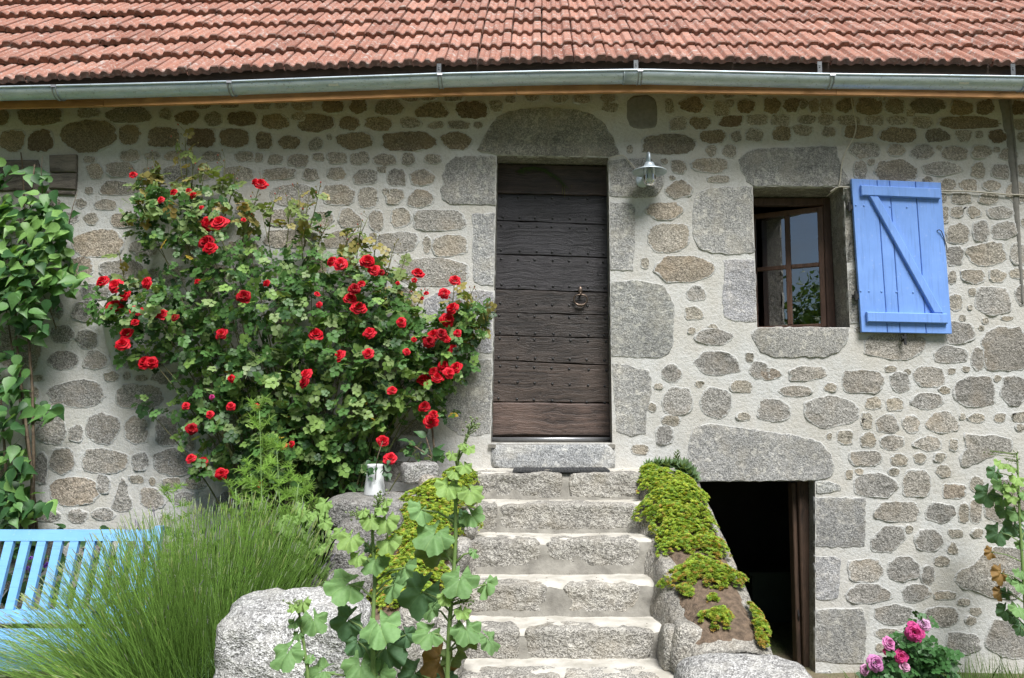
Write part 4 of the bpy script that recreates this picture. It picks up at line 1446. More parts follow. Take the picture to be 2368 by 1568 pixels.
# ------------------------------------------------------------------ sloping side walls
class Flank:
    def __init__(s, knots):
        s.d = [k[0] for k in knots]
        s.L = [PY(*k[1], -k[0]) for k in knots]
        s.Rr = [PY(*k[2], -k[0]) for k in knots]
    def at(s, t, u, lift=0.0):
        """t 0..1 down the slope, u 0..1 from left to right"""
        d = s.d[0] + (s.d[-1] - s.d[0]) * t
        def ip(A, c):
            return float(np.interp(d, s.d, [getattr(p, c) for p in A]))
        x = ip(s.L, 'x') * (1 - u) + ip(s.Rr, 'x') * u
        z = ip(s.L, 'z') * (1 - u) + ip(s.Rr, 'z') * u
        z += .03 * (1 - (2 * u - 1) ** 2) - .004
        z += .018 * noise.noise(Vector((x * 6, d * 6, 3))) + .010 * noise.noise(Vector((x * 17, d * 17, 8)))
        return Vector((x, -d, z + lift))
FR = Flank([(.36, (1494, 1092), (1612, 1100)), (.75, (1496, 1178), (1648, 1178)), (1.1, (1518, 1275), (1686, 1268)), (1.5, (1552, 1385), (1735, 1378)), (1.98, (1606, 1522), (1790, 1514))])
FL = Flank([(.36, (985, 1112), (1098, 1104)), (.75, (915, 1182), (1090, 1178)), (1.1, (862, 1275), (1070, 1270)), (1.5, (815, 1385), (1046, 1378)), (1.98, (790, 1505), (1018, 1500))])
def flank(fl, inner, name, label):
    root = thing(name, label, 'wall', (fl.at(.5, .5).x, -1.2, -.1))
    n, V, F = 44, [], []
    sg = -1 if inner == 'L' else 1      # direction of the stairs
    prof_ = []
    for i in range(n + 1):
        t = i / n
        Lp, Rp = fl.at(t, 0), fl.at(t, 1)
        ins, outs = (Lp, Rp) if inner == 'L' else (Rp, Lp)
        def w(k):
            return .02 * noise.noise(Vector((t * 9, k * 2.2, 4))) + .012 * noise.noise(Vector((t * 25, k * 4, 9)))
        ring = [(outs.x - sg * (.0 + w(1)), outs.y, -.25), (outs.x - sg * (.015 + w(2)), outs.y, outs.z - .25), (outs.x - sg * (.01 + w(3)), outs.y, outs.z - .06), (outs.x, outs.y, outs.z - .012)]
        for u in (.2, .4, .6, .8):
            uu = u if inner == 'R' else 1 - u
            q = fl.at(t, uu)
            ring.append((q.x, q.y, q.z - .006))
        ring += [(ins.x, ins.y, ins.z - .012), (ins.x + sg * (.035 + w(5)), ins.y, ins.z - .07), (ins.x + sg * (.07 + w(6)), ins.y, ins.z - .16), (ins.x + sg * (.09 + w(7)), ins.y, ins.z - .30), (ins.x + sg * .10, ins.y, -.25)]
        V += ring
        m = len(ring)
    for i in range(n):
        for j in range(m - 1):
            a = i * m + j
            F.append((a, a + 1, a + m + 1, a + m) if inner == 'L' else (a, a + m, a + m + 1, a + 1))
    F.append(tuple(n * m + j for j in range(m)) if inner == 'R' else tuple(n * m + j for j in reversed(range(m))))
    mk('masonry', V, F, 'step', root, True, None, (.88, .86, .82))
    return root
wr = flank(FR, 'L', 'stair_wall', 'low sloping stair wall with yellow-green stonecrop beside the cellar door')
wl = flank(FL, 'R', 'stair_wall', 'low sloping stair wall with stonecrop left of the stairs behind the hollyhocks')
def soil_cap(fl, root, t0, t1, u0, u1, name='soil_bed'):
    n, m, V, F = 50, 14, [], []
    for i in range(n + 1):
        for j in range(m + 1):
            t, u = t0 + (t1 - t0) * i / n, u0 + (u1 - u0) * j / m
            q = fl.at(t, u)
            e = min(1, min(i, n - i) / 4, min(j, m - j) / 2.5)
            q.z += -.02 + .035 * e + .012 * noise.noise(Vector((q.x * 24, q.y * 24, 0))) * e + .008 * noise.noise(Vector((q.x * 60, q.y * 60, 0))) * e
            V.append(q)
    for i in range(n):
        for j in range(m):
            a = i * (m + 1) + j
            F.append((a, a + m + 1, a + m + 2, a + 1))
    if True:
        a, b, c = (Vector(V[k]) for k in F[0][:3])
        if (b - a).cross(c - a).z < 0:
            F = [f[::-1] for f in F]
    return mk(name, V, F, 'soil', root)
soil_cap(FR, wr, .0, .97, .06, .92)
soil_cap(FL, wl, .02, .88, .10, .92)
def srock(root, vx, vy, d, wV, hV, dep, col=(1, 1, 1), n=3.2, mat='step', rot=0, amp=.012):
    p = PY(vx, vy, -d)
    s_ = SCL(vy, -d)
    return rock('stone', p, (wV / s_, dep, hV / s_), mat, root, col, n=n, k=11, amp=amp, freq=10, lowamp=.05, tilt=(rk.uniform(-.3, .3), rk.uniform(-.3, .3)), seed=rk.uniform(0, 30), rot=rot)
# rim and face stones of the right wall
for a in ((1590, 1490, 1.70, 84, 110, .34), (1552, 1500, 1.66, 50, 100, .3), (1528, 1350, 1.2, 40, 120, .4)):
    srock(wr, *a, (.92, .90, .86), 5)
# end block of the right wall
srock(wr, 1735, 1642, 2.24, 320, 190, .46, (1.08, 1.08, 1.08), 4.2, 'boulder')
# left wall: inner rim, front stones
for a in ((1085, 1210, .95, 36, 80, .18), (1066, 1290, 1.2, 40, 80, .2), (1046, 1375, 1.5, 46, 90, .2), (1022, 1440, 1.72, 70, 80, .2), (965, 1440, 1.86, 100, 80, .22), (1010, 1520, 2.0, 110, 110, .25), (930, 1530, 2.05, 110, 120, .25), (1050, 1500, 1.9, 60, 90, .2)):
    srock(wl, *a, (1.08, 1.07, 1.05))
# outer side stones of the left wall
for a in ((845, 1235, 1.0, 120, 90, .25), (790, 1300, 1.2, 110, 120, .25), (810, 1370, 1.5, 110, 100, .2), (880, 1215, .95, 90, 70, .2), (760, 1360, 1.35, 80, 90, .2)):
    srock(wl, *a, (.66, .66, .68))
srock(wl, 968, 1090, .36, 72, 36, .2, (.86, .87, .9), 7, 'step', .4)
srock(wl, 1000, 1125, .42, 60, 40, .2, (.85, .8, .74), 3.0)
# slab that carries the jug
p = PY(888, 1150, -.55)
rock('slab', (p.x, -.55, p.z - .085), (.68, .5, .19), 'step', wl, (.74, .74, .75), n=6, k=10, amp=.010, freq=9, seed=4.4)
# raised boulder at the left end
bo = rock('boulder', PY(690, 1478, -2.1) + Vector((0, 0, -.235)), (.63, .46, .80), 'boulder', None, (1.14, 1.15, 1.17), n=7.0, k=30, amp=.022, freq=14, seed=2.7, lowamp=.06)
tag(bo, 'big pale granite boulder between the lavender and the hollyhocks', 'boulder')
# ------------------------------------------------------------------ leaf shapes (length 1 along +y, face up +z)
LEAFLET_V = [(0, 0, 0), (0, .36, -.035), (0, .72, -.04), (0, 1, -.11), (-.34, .28, .05), (-.35, .66, .035), (.34, .28, .05), (.35, .66, .035)]
LEAFLET_F = [(0, 1, 4), (4, 1, 2, 5), (5, 2, 3), (1, 0, 6), (1, 6, 7, 2), (2, 7, 3)]
def compound(pairs=2):
    V, F = [], []
    def put(base, ang, size, dz=0):
        k = len(V)
        c, s = math.cos(ang), math.sin(ang)
        for (x, y, z) in LEAFLET_V:
            x, y, z = x * size * 1.12, y * size, z * size
            V.append((base[0] + x * c - y * s, base[1] + x * s + y * c, z + dz))
        F.extend([tuple(i + k for i in f) for f in LEAFLET_F])
    put((0, .56, -.02), 0, .46)
    for i in range(pairs):
        b = .50 - .26 * i
        put((0.02, b, 0), -1.05 - .1 * i, .40 - .05 * i, .02)
        put((-.02, b, 0), 1.05 + .1 * i, .40 - .05 * i, .02)
    k = len(V)
    V.extend([(-.008, 0, -.005), (.008, 0, -.005), (.006, .6, -.02), (-.006, .6, -.02)])
    F.append((k, k + 1, k + 2, k + 3))
    return V, F
ROSELEAF = compound(2)
OVATE_V = [(0, 0, 0), (0, .25, -.03), (0, .55, -.05), (0, .80, -.09), (0, 1.12, -.20), (-.17, .01, .01), (-.34, .20, .06), (-.34, .44, .05), (-.15, .76, -.03), (.17, .01, .01), (.34, .20, .06), (.34, .44, .05), (.15, .76, -.03)]
OVATE_F = [(0, 1, 6, 5), (1, 2, 7, 6), (2, 3, 8, 7), (3, 4, 8), (1, 0, 9, 10), (2, 1, 10, 11), (3, 2, 11, 12), (4, 3, 12)]
def rnd_frames(n, rng, up=.45, out=.75, spread=.7, droop=.5):
    """leaf frames facing up and out of the wall, tips drooping"""
    nr = rng.normal(0, spread, (n, 3)) + np.array([0, -out, up])
    a = rng.uniform(0, 2 * np.pi, n)
    tip = np.stack([np.cos(a), rng.normal(-.3, .3, n), np.sin(a) - droop], axis=1)
    return frames(nr, tip)
def pick(rng, n, cols, w):
    c = np.array(cols)[rng.choice(len(cols), n, p=np.array(w) / sum(w))]
    return c * rng.uniform(.75, 1.25, (n, 1))

# ------------------------------------------------------------------ rose flower
def rose_mesh(seed):
    """full double bloom: petals in five whorls over a dome, rims curled out"""
    r = random.Random(seed)
    V, F = [], []
    for ri, (n, rad, zm, zr) in enumerate(((3, .22, .62, .70), (5, .42, .58, .66), (6, .64, .46, .46), (7, .86, .26, .20), (8, 1.02, .02, -.10))):
        off = r.uniform(0, 6.28)
        for k in range(n):
            a0 = off + 2 * math.pi * k / n + r.uniform(-.2, .2)
            wd = 2 * math.pi / n * .66
            rr, hh = rad * r.uniform(.85, 1.12), r.uniform(-.08, .08)
            b = len(V)
            for j in range(3):
                f = (.25, .80, 1.0)[j]
                z = (-.15 + .15 * (ri < 2), zm, zr)[j] + hh * (j > 0)
                for i in range(4):
                    an = a0 + (i / 3 - .5) * 2 * wd * (.5, 1.0, .82)[j]
                    q = rr * f * (1 + (-.07 if i in (0, 3) else .03) * (j == 2) + r.uniform(-.05, .05))
                    V.append((math.cos(an) * q, math.sin(an) * q, z + r.uniform(-.05, .05)))
            for j in range(2):
                for i in range(3):
                    A = b + j * 4 + i
                    F.append((A, A + 1, A + 5, A + 4))
    return shape(V, F, 'petal', False)
ROSES = [rose_mesh(s_) for s_ in range(4)]
def put_rose(parent, p, diam, col, rng, face=None, name='flower'):
    nrm = Vector(face) if face else Vector((rng.uniform(-.5, .5), -1, rng.uniform(.1, .9)))
    q = nrm.to_track_quat('Z', 'Y').to_matrix().to_4x4()
    m = Matrix.Translation(p) @ q @ Matrix.Rotation(rng.uniform(0, 6.28), 4, 'Z') @ Matrix.Scale(diam / 2, 4)
    return inst(name, ROSES[rng.randrange(4)], m, parent, col)

# ------------------------------------------------------------------ climbing rose with red flowers
rose = thing('climbing_rose', 'large climbing rose with red flowers against the granite wall', 'rose bush', (PY(690, 1150, -.3).x, -.3, .3))
blobs = [(385, 500, 95, 75, 5), (345, 470, 55, 60, 2), (330, 560, 45, 35, 1.0), (450, 480, 60, 60, 3), (490, 560, 95, 80, 4.5), (540, 460, 36, 36, .6), (600, 480, 30, 30, .25),
         (330, 720, 95, 85, 6), (255, 700, 65, 60, 2.6), (330, 820, 55, 35, 1.6), (420, 690, 90, 90, 5), (450, 780, 80, 70, 5),
         (590, 650, 150, 95, 7), (620, 730, 170, 120, 11), (700, 620, 80, 75, 3), (720, 530, 36, 45, .5), (800, 650, 100, 65, 4.2), (860, 700, 90, 90, 6),
         (760, 800, 150, 100, 9), (900, 800, 110, 90, 7), (935, 720, 50, 60, 1.0), (960, 790, 60, 70, 3.5), (1050, 760, 62, 52, 4.5), (1100, 735, 40, 42, 1.6), (1040, 830, 55, 60, 3.2), (970, 880, 85, 60, 4.5), (1000, 940, 45, 50, 1.5),
         (620, 880, 150, 100, 9), (500, 880, 100, 80, 5), (760, 930, 150, 90, 9), (880, 930, 70, 70, 4), (560, 980, 110, 80, 6), (460, 980, 45, 80, 1.8), (660, 1030, 140, 80, 8), (780, 1030, 100, 70, 5.5), (720, 1100, 110, 55, 6), (610, 1090, 80, 50, 3.5), (490, 1070, 50, 45, 1.6), (870, 1010, 30, 60, 1.3), (840, 1080, 40, 45, 1.5), (350, 940, 45, 22, .7), (430, 935, 40, 25, .5), (980, 1040, 40, 30, .5)]
rng = np.random.default_rng(5)
fol = Scatter()
tot = sum(b[4] for b in blobs)
NL = 3800
rp, rc, rz_ = [], [], []
for (bx, by, rx_, ry_, w) in blobs:
    n = int(NL * w / tot)
    rr = np.sqrt(rng.uniform(0, 1, n))
    an = rng.uniform(0, 2 * np.pi, n)
    big = min(rx_, ry_) / 320.0
    for r_, a_ in zip(rr, an):
        vx, vy = bx + rx_ * r_ * math.cos(a_), by + ry_ * r_ * math.sin(a_)
        dmax = .14 + 1.3 * big * math.sqrt(max(0, 1 - r_ * r_ * .9))
        d = .04 + dmax * (rng.uniform(0, 1) ** .6)
        p = PY(vx, vy, -d)
        rp.append(p)
        young = max(0, 1 - (vy - 420) / 260) * .35 + (.14 if d > dmax * .75 else 0)
        k = rng.uniform()
        if k < young * .9:
            c = (.22, .31, .12)
        elif k < young + .05 and vy < 520:
            c = (.34, .25, .07)
        elif 840 < vy < 1010 and 480 < vx < 950 and d > dmax * .5 and k < .5:
            c = (.20, .31, .085)
        elif k < .30:
            c = (.19, .32, .08)
        elif k < .82:
            c = (.085, .19, .05)
        elif k < .996:
            c = (.036, .088, .03)
        else:
            c = (.45, .33, .05)
        f = rng.uniform(.8, 1.3)
        rc.append([q * f for q in c])
        rz_.append(rng.uniform(.06, .11) * (1.15 if r_ < .8 else .9))
n = len(rp)
fol.add(*ROSELEAF, rnd_frames(n, rng, .55, .65, .55, .55), np.array([tuple(p) for p in rp]), np.array(rz_), rc)
fol.obj('foliage', 'leaf', rose, kind='stuff')
# canes
canes = MB()
rr_ = random.Random(17)
base0 = PY(690, 1170, -.22)
def cane(target, b=None, r0=.010, bend=.1, parent=None):
    b = b or base0 + Vector((rr_.uniform(-.35, .35), rr_.uniform(-.08, .08), 0))
    b = Vector((b.x, b.y, .25))
    mid_ = b.lerp(target, .55) + Vector(((b.x - target.x) * .22 + rr_.uniform(-bend, bend), rr_.uniform(-.05, .02), rr_.uniform(0, bend)))
    path = bez(b, mid_, target, 10)
    canes.tube(path, [r0 * (1 - .75 * i / 10) for i in range(11)], 5)
    return path
for (bx, by, rx_, ry_, w) in blobs:
    for k in range(1 + int(w > 3) + int(w > 7)):
        cane(PY(bx + rr_.uniform(-.6, .6) * rx_, by - rr_.uniform(-.2, .9) * ry_, -rr_.uniform(.08, .3)))
sprays = [((308, 404), (355, 480)), ((352, 362), (365, 470)), ((340, 385), (370, 480)), ((428, 305), (436, 470)), ((520, 365), (505, 480)), ((545, 400), (520, 500)), ((603, 420), (570, 540)), ((590, 470), (560, 560)), ((690, 440), (700, 600)), ((740, 430), (700, 580)), ((850, 505), (800, 640)), ((835, 520), (820, 640)), ((918, 555), (890, 700)), ((940, 590), (900, 720)), ((905, 600), (880, 720)), ((966, 630), (930, 760)), ((985, 678), (930, 790)), ((1052, 640), (1040, 760)), ((1110, 690), (1050, 780)), ((1135, 700), (1070, 770)), ((1140, 735), (1060, 790)), ((275, 580), (300, 690)), ((830, 520), (780, 620)), ((640, 450), (620, 560)), ((760, 520), (730, 600)), ((415, 330), (430, 450)), ((445, 340), (440, 460)), ((360, 400), (375, 480)), ((480, 390), (470, 480)), ((665, 460), (660, 580)), ((715, 455), (705, 570)), ((575, 500), (560, 580)), ((870, 540), (850, 650)), ((1090, 680), (1050, 760)), ((800, 540), (790, 640))]
buds = Scatter()
BUD_V, BUD_F = [], []
for j, (r_, h) in enumerate(((.0, -.5), (.42, -.25), (.5, .05), (.3, .4), (.0, .7))):
    for k in range(6):
        BUD_V.append((math.cos(k * math.pi / 3) * r_, math.sin(k * math.pi / 3) * r_, h))
for j in range(4):
    for k in range(6):
        BUD_F.append((j * 6 + k, j * 6 + (k + 1) % 6, (j + 1) * 6 + (k + 1) % 6, (j + 1) * 6 + k))
for (t, b) in sprays:
    dd = rr_.uniform(.12, .3)
    pt, pb = PY(*t, -dd), PY(*b, -dd * .8)
    path = bez(pb, pb.lerp(pt, .5) + Vector((rr_.uniform(-.04, .04), -.02, .03)), pt, 8)
    canes.tube(path, [.005 - .0025 * i / 8 for i in range(9)], 5)
    for k in range(rr_.randrange(4, 9)):
        q = path[rr_.randrange(4, 9)]
        e = q + Vector((rr_.uniform(-.05, .05), rr_.uniform(-.04, .02), rr_.uniform(.015, .06)))
        canes.tube([q, q.lerp(e, .5) + Vector((0, 0, .004)), e], .0014, 4)
        sz = rr_.uniform(.009, .016)
        col = (.25, .22, .09) if rr_.random() < .6 else (.42, .10, .07)
        fr = frames(np.array([[rr_.uniform(-.4, .4), rr_.uniform(-.6, 0), 1.0]]), np.array([[0, 1., 0]]))
        buds.add(BUD_V, BUD_F, fr, np.array([tuple(e)]), np.array([[sz * .8, sz * .8, sz]]), [col])
    for k in range(7):
        q = path[rr_.randrange(1, 8)]
        c = (.20, .27, .09) if rr_.random() < .65 else (.32, .28, .09)
        buds.add(*ROSELEAF, rnd_frames(1, rng, .5, .5, .5, .3), np.array([tuple(q)]), np.array([rr_.uniform(.08, .14)]), [c])
buds.obj('buds', 'leaf', rose, kind='stuff')
canes.obj('canes', simple('green_cane', (.15, .19, .06), .6, scale=12, bump=.2, col2=(.12, .09, .05)), rose, True, kind='stuff')
fl = [(308, 404, 18), (402, 445, 18), (447, 452, 18), (436, 440, 12), (372, 462, 16), (466, 480, 12), (603, 426, 30), (590, 420, 16), (482, 518, 38), (508, 516, 38), (478, 560, 36), (486, 574, 32), (563, 508, 11), (268, 662, 36), (289, 684, 28), (266, 708, 36), (340, 655, 28), (316, 719, 32), (376, 727, 28), (405, 735, 20), (293, 771, 32), (284, 796, 32), (336, 838, 32), (350, 838, 28), (312, 745, 18), (238, 650, 28), (457, 651, 15), (564, 685, 32), (513, 772, 28), (617, 655, 17), (768, 604, 24), (788, 610, 32), (850, 604, 34), (866, 625, 28), (882, 630, 15), (820, 668, 28), (810, 690, 30), (829, 712, 36), (836, 656, 18), (733, 680, 14), (738, 705, 16), (731, 773, 32), (785, 822, 28), (709, 866, 30), (704, 884, 26), (855, 770, 30), (852, 818, 28), (966, 632, 28), (958, 648, 14), (986, 678, 12), (928, 745, 24), (940, 813, 18), (907, 903, 22), (1052, 648, 26), (1027, 678, 26), (1046, 713, 30), (1034, 739, 32), (1003, 775, 30), (1020, 772, 26), (991, 790, 30), (1032, 784, 20), (1058, 770, 19), (1047, 808, 28), (1026, 846, 32), (1055, 850, 28), (1038, 862, 26), (1003, 860, 24), (1011, 873, 28), (980, 878, 30), (981, 940, 26), (1002, 958, 22), (996, 974, 34), (886, 1020, 28), (903, 1060, 30), (430, 938, 18), (486, 958, 18), (443, 992, 26), (441, 1060, 22), (468, 1070, 30), (512, 1095, 28), (534, 940, 20), (535, 875, 18), (490, 918, 12), (593, 940, 15), (674, 1027, 15), (655, 1032, 18), (600, 1120, 18), (957, 785, 13), (976, 690, 9), (920, 655, 10)]
for (vx, vy, dm) in fl:
    d = .30 + rr_.uniform(.0, .22)
    if 420 < vx < 960 and 560 < vy < 1050:
        d += .16
    if vy > 1000 and vx > 860:
        d = .45
    k = rr_.random()
    col = (.66, .008, .024) if k < .6 else (.78, .022, .045) if k < .85 else (.42, .005, .016)
    if dm < 13 and vy > 900:
        col = (.62, .05, .25)
    put_rose(rose, PY(vx, vy, -d), dm * 1.04 / SCL(vy, -d), col, rr_)
# a thin stake of the rose by the doorway
mb = MB()
mb.tube([PY(999, 985, -.28), PY(1003, 1030, -.28), PY(1010, 1085, -.28)], .008, 6)
mb.obj('stake', 'bark', rose, True)

# ------------------------------------------------------------------ climber at the left edge
climb = thing('climbing_shrub', 'bright green leafy climber on bare brown stems at the wall', 'shrub', (PY(40, 1230, -.2).x, -.25, .1))
leaf_me = shape(OVATE_V, OVATE_F, 'leafobj')
cb = [(40, 450, 90, 80, 4), (60, 540, 110, 90, 7), (20, 620, 90, 90, 5), (110, 610, 60, 60, 3), (130, 520, 45, 50, 1.5), (60, 690, 80, 60, 4), (150, 650, 50, 35, 1.4), (-60, 560, 90, 160, 7), (-70, 800, 80, 120, 3), (75, 750, 50, 35, 1), (20, 850, 50, 60, 1.6), (20, 950, 45, 60, 1.8), (35, 1090, 45, 70, 2.8), (25, 1170, 65, 55, 3.2), (90, 930, 50, 20, .5), (-60, 1050, 80, 120, 3), (120, 940, 40, 20, .5), (95, 1160, 30, 30, .5), (180, 600, 30, 25, .25)]
tot = sum(b[4] for b in cb)
cl = []
for (bx, by, rx_, ry_, w) in cb:
    for k in range(int(900 * w / tot)):
        r_, a_ = math.sqrt(rr_.random()), rr_.uniform(0, 6.28)
        vx, vy = bx + rx_ * r_ * math.cos(a_), by + ry_ * r_ * math.sin(a_)
        d = .05 + .42 * rr_.random() ** .7 * math.sqrt(1 - .8 * r_ * r_)
        cl.append((d, vx, vy))
cl.sort(reverse=True)
vis = [c for c in cl if c[1] > -12]
single = set(vis[:285])
rest = Scatter()
for c in cl:
    d, vx, vy = c
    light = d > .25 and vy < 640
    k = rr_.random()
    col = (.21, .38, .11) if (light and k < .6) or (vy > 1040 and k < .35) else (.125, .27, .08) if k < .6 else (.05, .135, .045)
    f = rr_.uniform(.85, 1.2)
    col = tuple(q * f for q in col)
    size = rr_.uniform(.075, .125) * (.8 if d < .12 else 1)
    fr = rnd_frames(1, rng, .5, .75, .35, .85)[0]
    p = PY(vx, vy, -d)
    if c in single:
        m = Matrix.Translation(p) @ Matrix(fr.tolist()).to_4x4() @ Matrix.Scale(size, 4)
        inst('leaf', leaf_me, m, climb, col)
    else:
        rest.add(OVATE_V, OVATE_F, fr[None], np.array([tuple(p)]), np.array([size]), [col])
rest.obj('inner_leaves', 'leaf', climb, kind='stuff')
for pts in ([(70, 1225), (75, 1100), (60, 980), (45, 860), (35, 750), (40, 640), (70, 480), (80, 380)], [(85, 1230), (72, 1080), (50, 950), (30, 820), (12, 700)], [(10, 1230), (14, 1100), (8, 1000), (0, 900), (-5, 800)], [(75, 1230), (78, 1050), (75, 900), (60, 700), (60, 560), (52, 380), (48, 352)], [(130, 760), (110, 700), (75, 640), (62, 560)], [(60, 990), (88, 950), (120, 935), (165, 925)], [(75, 700), (130, 650), (180, 610), (205, 580), (235, 568)], [(50, 1220), (40, 1120), (30, 1040)], [(150, 560), (168, 480), (180, 440)], [(100, 470), (95, 400), (98, 360)]):
    d0 = rr_.uniform(.1, .2)
    mb = MB()
    P = [PY(a, b, -(d0 + .06 * math.sin(i))) for i, (a, b) in enumerate(pts)]
    r0 = .012 if pts[0][1] > 1200 else .004
    mb.tube(P, [r0 * (1 - .65 * i / (len(P) - 1)) for i in range(len(P))], 6)
    mb.obj('stem', 'bark', climb, True)

# ------------------------------------------------------------------ lavender
lav = thing('lavender_bush', 'big lavender bush with thin green stems spilling over the blue bench', 'lavender', (PY(480, 1560, -2.0).x, -1.9, .1))
sc_ = Scatter()
rl = np.random.default_rng(3)
topx = [-60, 0, 100, 200, 300, 400, 500, 600, 700, 770]
topy = [1480, 1435, 1345, 1262, 1200, 1180, 1160, 1150, 1165, 1270]
def stem_ribbon(P, r, col, tipcol):
    n_ = len(P)
    V, F, C = [], [], []
    for i, p in enumerate(P):
        rr2 = r * (1 - .35 * i / (n_ - 1))
        for k in range(3):
            an = k * 2.0944 + .4
            V.append((p[0] + math.cos(an) * rr2, p[1] + math.sin(an) * rr2, p[2]))
            t = i / (n_ - 1)
            C.append([col[j] * (1 - t) + tipcol[j] * t for j in range(3)])
    for i in range(n_ - 1):
        for k in range(3):
            F.append((i * 3 + k, i * 3 + (k + 1) % 3, i * 3 + 3 + (k + 1) % 3, i * 3 + 3 + k))
    sc_.V.append(np.array(V))
    sc_.F += [[i + sc_.n for i in f] for f in F]
    sc_.C.append(np.array(C))
    sc_.n += len(V)
bx0 = PY(470, 1560, -1.95)
SPIKE_V = []
for j, (r_, h) in enumerate(((.25, 0), (1, .2), (.7, .35), (1, .5), (.65, .68), (.75, .8), (0, 1.0))):
    for k in range(4):
        SPIKE_V.append((math.cos(k * 1.5708) * r_, math.sin(k * 1.5708) * r_, h))
SPIKE_F = [(j * 4 + k, j * 4 + (k + 1) % 4, j * 4 + 4 + (k + 1) % 4, j * 4 + 4 + k) for j in range(6) for k in range(4)]
sp_p, sp_r, sp_s, sp_c = [], [], [], []
for k in range(2700):
    tx = rl.uniform(-60, 765)
    y0 = float(np.interp(tx, topx, topy))
    ty = y0 + (abs(rl.normal(0, 1)) * 95 if rl.uniform() < .7 else rl.uniform(0, 330))
    d = rl.uniform(1.3, 1.72) if tx > 490 else rl.uniform(1.45, 2.2)
    d += min(.25, max(0, ty - y0) / 900)
    tip = PY(tx, ty, -d)
    b = Vector((bx0.x - .05 + (tip.x - bx0.x) * .30 + rl.normal(0, .09), -1.85 + (-d + 1.95) * .5 + rl.normal(0, .06), .22 + rl.uniform(0, .12)))
    if tip.z < b.z + .1:
        continue
    m = b.lerp(tip, .5) + Vector(((b.x - tip.x) * .07 + rl.normal(0, .02), 0, .02 + rl.normal(0, .02)))
    P = bez(b, m, tip, 5)
    f = rl.uniform(.55, 1.3)
    c0 = (.17 * f, .34 * f, .065 * f)
    c1 = (.30 * f, .51 * f, .11 * f)
    stem_ribbon(P, rl.uniform(.0014, .0021), c0, c1)
    if rl.uniform() < .42:
        dr = (P[-1] - P[-2]).normalized()
        sp_p.append(tuple(tip))
        sp_r.append((dr, ))
        L = rl.uniform(.03, .06)
        sp_s.append((L * .06, L * .06, L))
        q = rl.uniform()
        sp_c.append((.36, .44, .28) if q < .55 else (.44, .54, .2) if q < .92 else (.30, .28, .38))
dirs = np.array([tuple(r_[0]) for r_ in sp_r])
fr = frames(dirs, np.tile(np.array([[.3, 1, .1]]), (len(dirs), 1)))
sc_.add(SPIKE_V, SPIKE_F, fr, np.array(sp_p), np.array(sp_s), sp_c)
sc_.obj('stems', 'leafdull', lav, kind='stuff')
# grey-green leafy base of the lavender
sc_ = Scatter()
for k in range(3600):
    a_, r_ = rl.uniform(0, 6.28), math.sqrt(rl.uniform())
    b = Vector((bx0.x + .05 + .78 * r_ * math.cos(a_), -1.9 + .38 * r_ * math.sin(a_), .14))
    h = .42 * math.sqrt(max(0, 1 - r_ * r_)) + .04
    b.z += h * rl.uniform(.35, 1)
    e = b + Vector((rl.normal(0, .05) + .06 * math.cos(a_) * r_, rl.normal(0, .05) - .01, rl.uniform(.03, .11)))
    f = rl.uniform(.7, 1.3)
    w = Vector((rl.normal(0, 1), rl.normal(0, 1), 0)).normalized() * .0022
    sc_.geo([b - w, b + w, b.lerp(e, .6) + w * 1.2, e, b.lerp(e, .6) - w * 1.2], [(0, 1, 2, 3, 4)], (.12 * f, .22 * f, .075 * f))
sc_.obj('base_leaves', 'leafdull', lav, kind='stuff')

# ------------------------------------------------------------------ fennel
fen = thing('fennel', 'tall feathery fennel in front of the red rose', 'herb', PZ(620, 1330, .15) * 0 + Vector((PY(618, 1180, -.95).x, -.95, .15)))
fs = Scatter()
rfn = random.Random(8)
def hair(p, q, w, col):
    d = (q - p)
    s_ = d.cross(Vector((0, 1, 0))).normalized() * w
    m = p.lerp(q, .5) + Vector((0, 0, d.length * .08))
    fs.geo([p - s_, p + s_, m + s_, q, m - s_], [(0, 1, 2, 3, 4)], col)
fstems = MB()
for (bvx, tvx, tvy, d) in ((615, 600, 950, .95), (640, 690, 1120, .9), (600, 580, 1095, .95), (560, 545, 1130, 1.0), (665, 640, 1040, .92), (430, 400, 1140, 1.0), (690, 700, 1150, .9)):
    b, t = PY(bvx, 1230, -d), PY(tvx, tvy, -d)
    b.z = .2
    path = bez(b, b.lerp(t, .5) + Vector((.02, 0, .02)), t, 12)
    fstems.tube(path, [.0075 - .005 * i / 12 for i in range(13)], 6)
    for i in range(5, 13):
        p = path[i]
        for s2 in range(3 if tvy < 1100 else 2):
            a_ = rfn.uniform(0, 6.28)
            L = rfn.uniform(.07, .17) * (1.1 if i < 11 else .7)
            e = p + Vector((math.cos(a_) * L, math.sin(a_) * L * .5, rfn.uniform(.0, .10)))
            f = rfn.uniform(.8, 1.2)
            col = (.27 * f, .46 * f, .09 * f)
            hair(p, e, .0016, col)
            for k in range(44):
                q = p.lerp(e, rfn.uniform(.3, 1))
                r2 = q + Vector((rfn.uniform(-.05, .05), rfn.uniform(-.03, .03), rfn.uniform(-.025, .05)))
                hair(q, r2, .0016, col)
fstems.obj('stem', simple('fennel_stem', (.24, .38, .13), .5, scale=20, bump=0), fen, True)
fs.obj('fronds', 'leafdull', fen, kind='stuff')

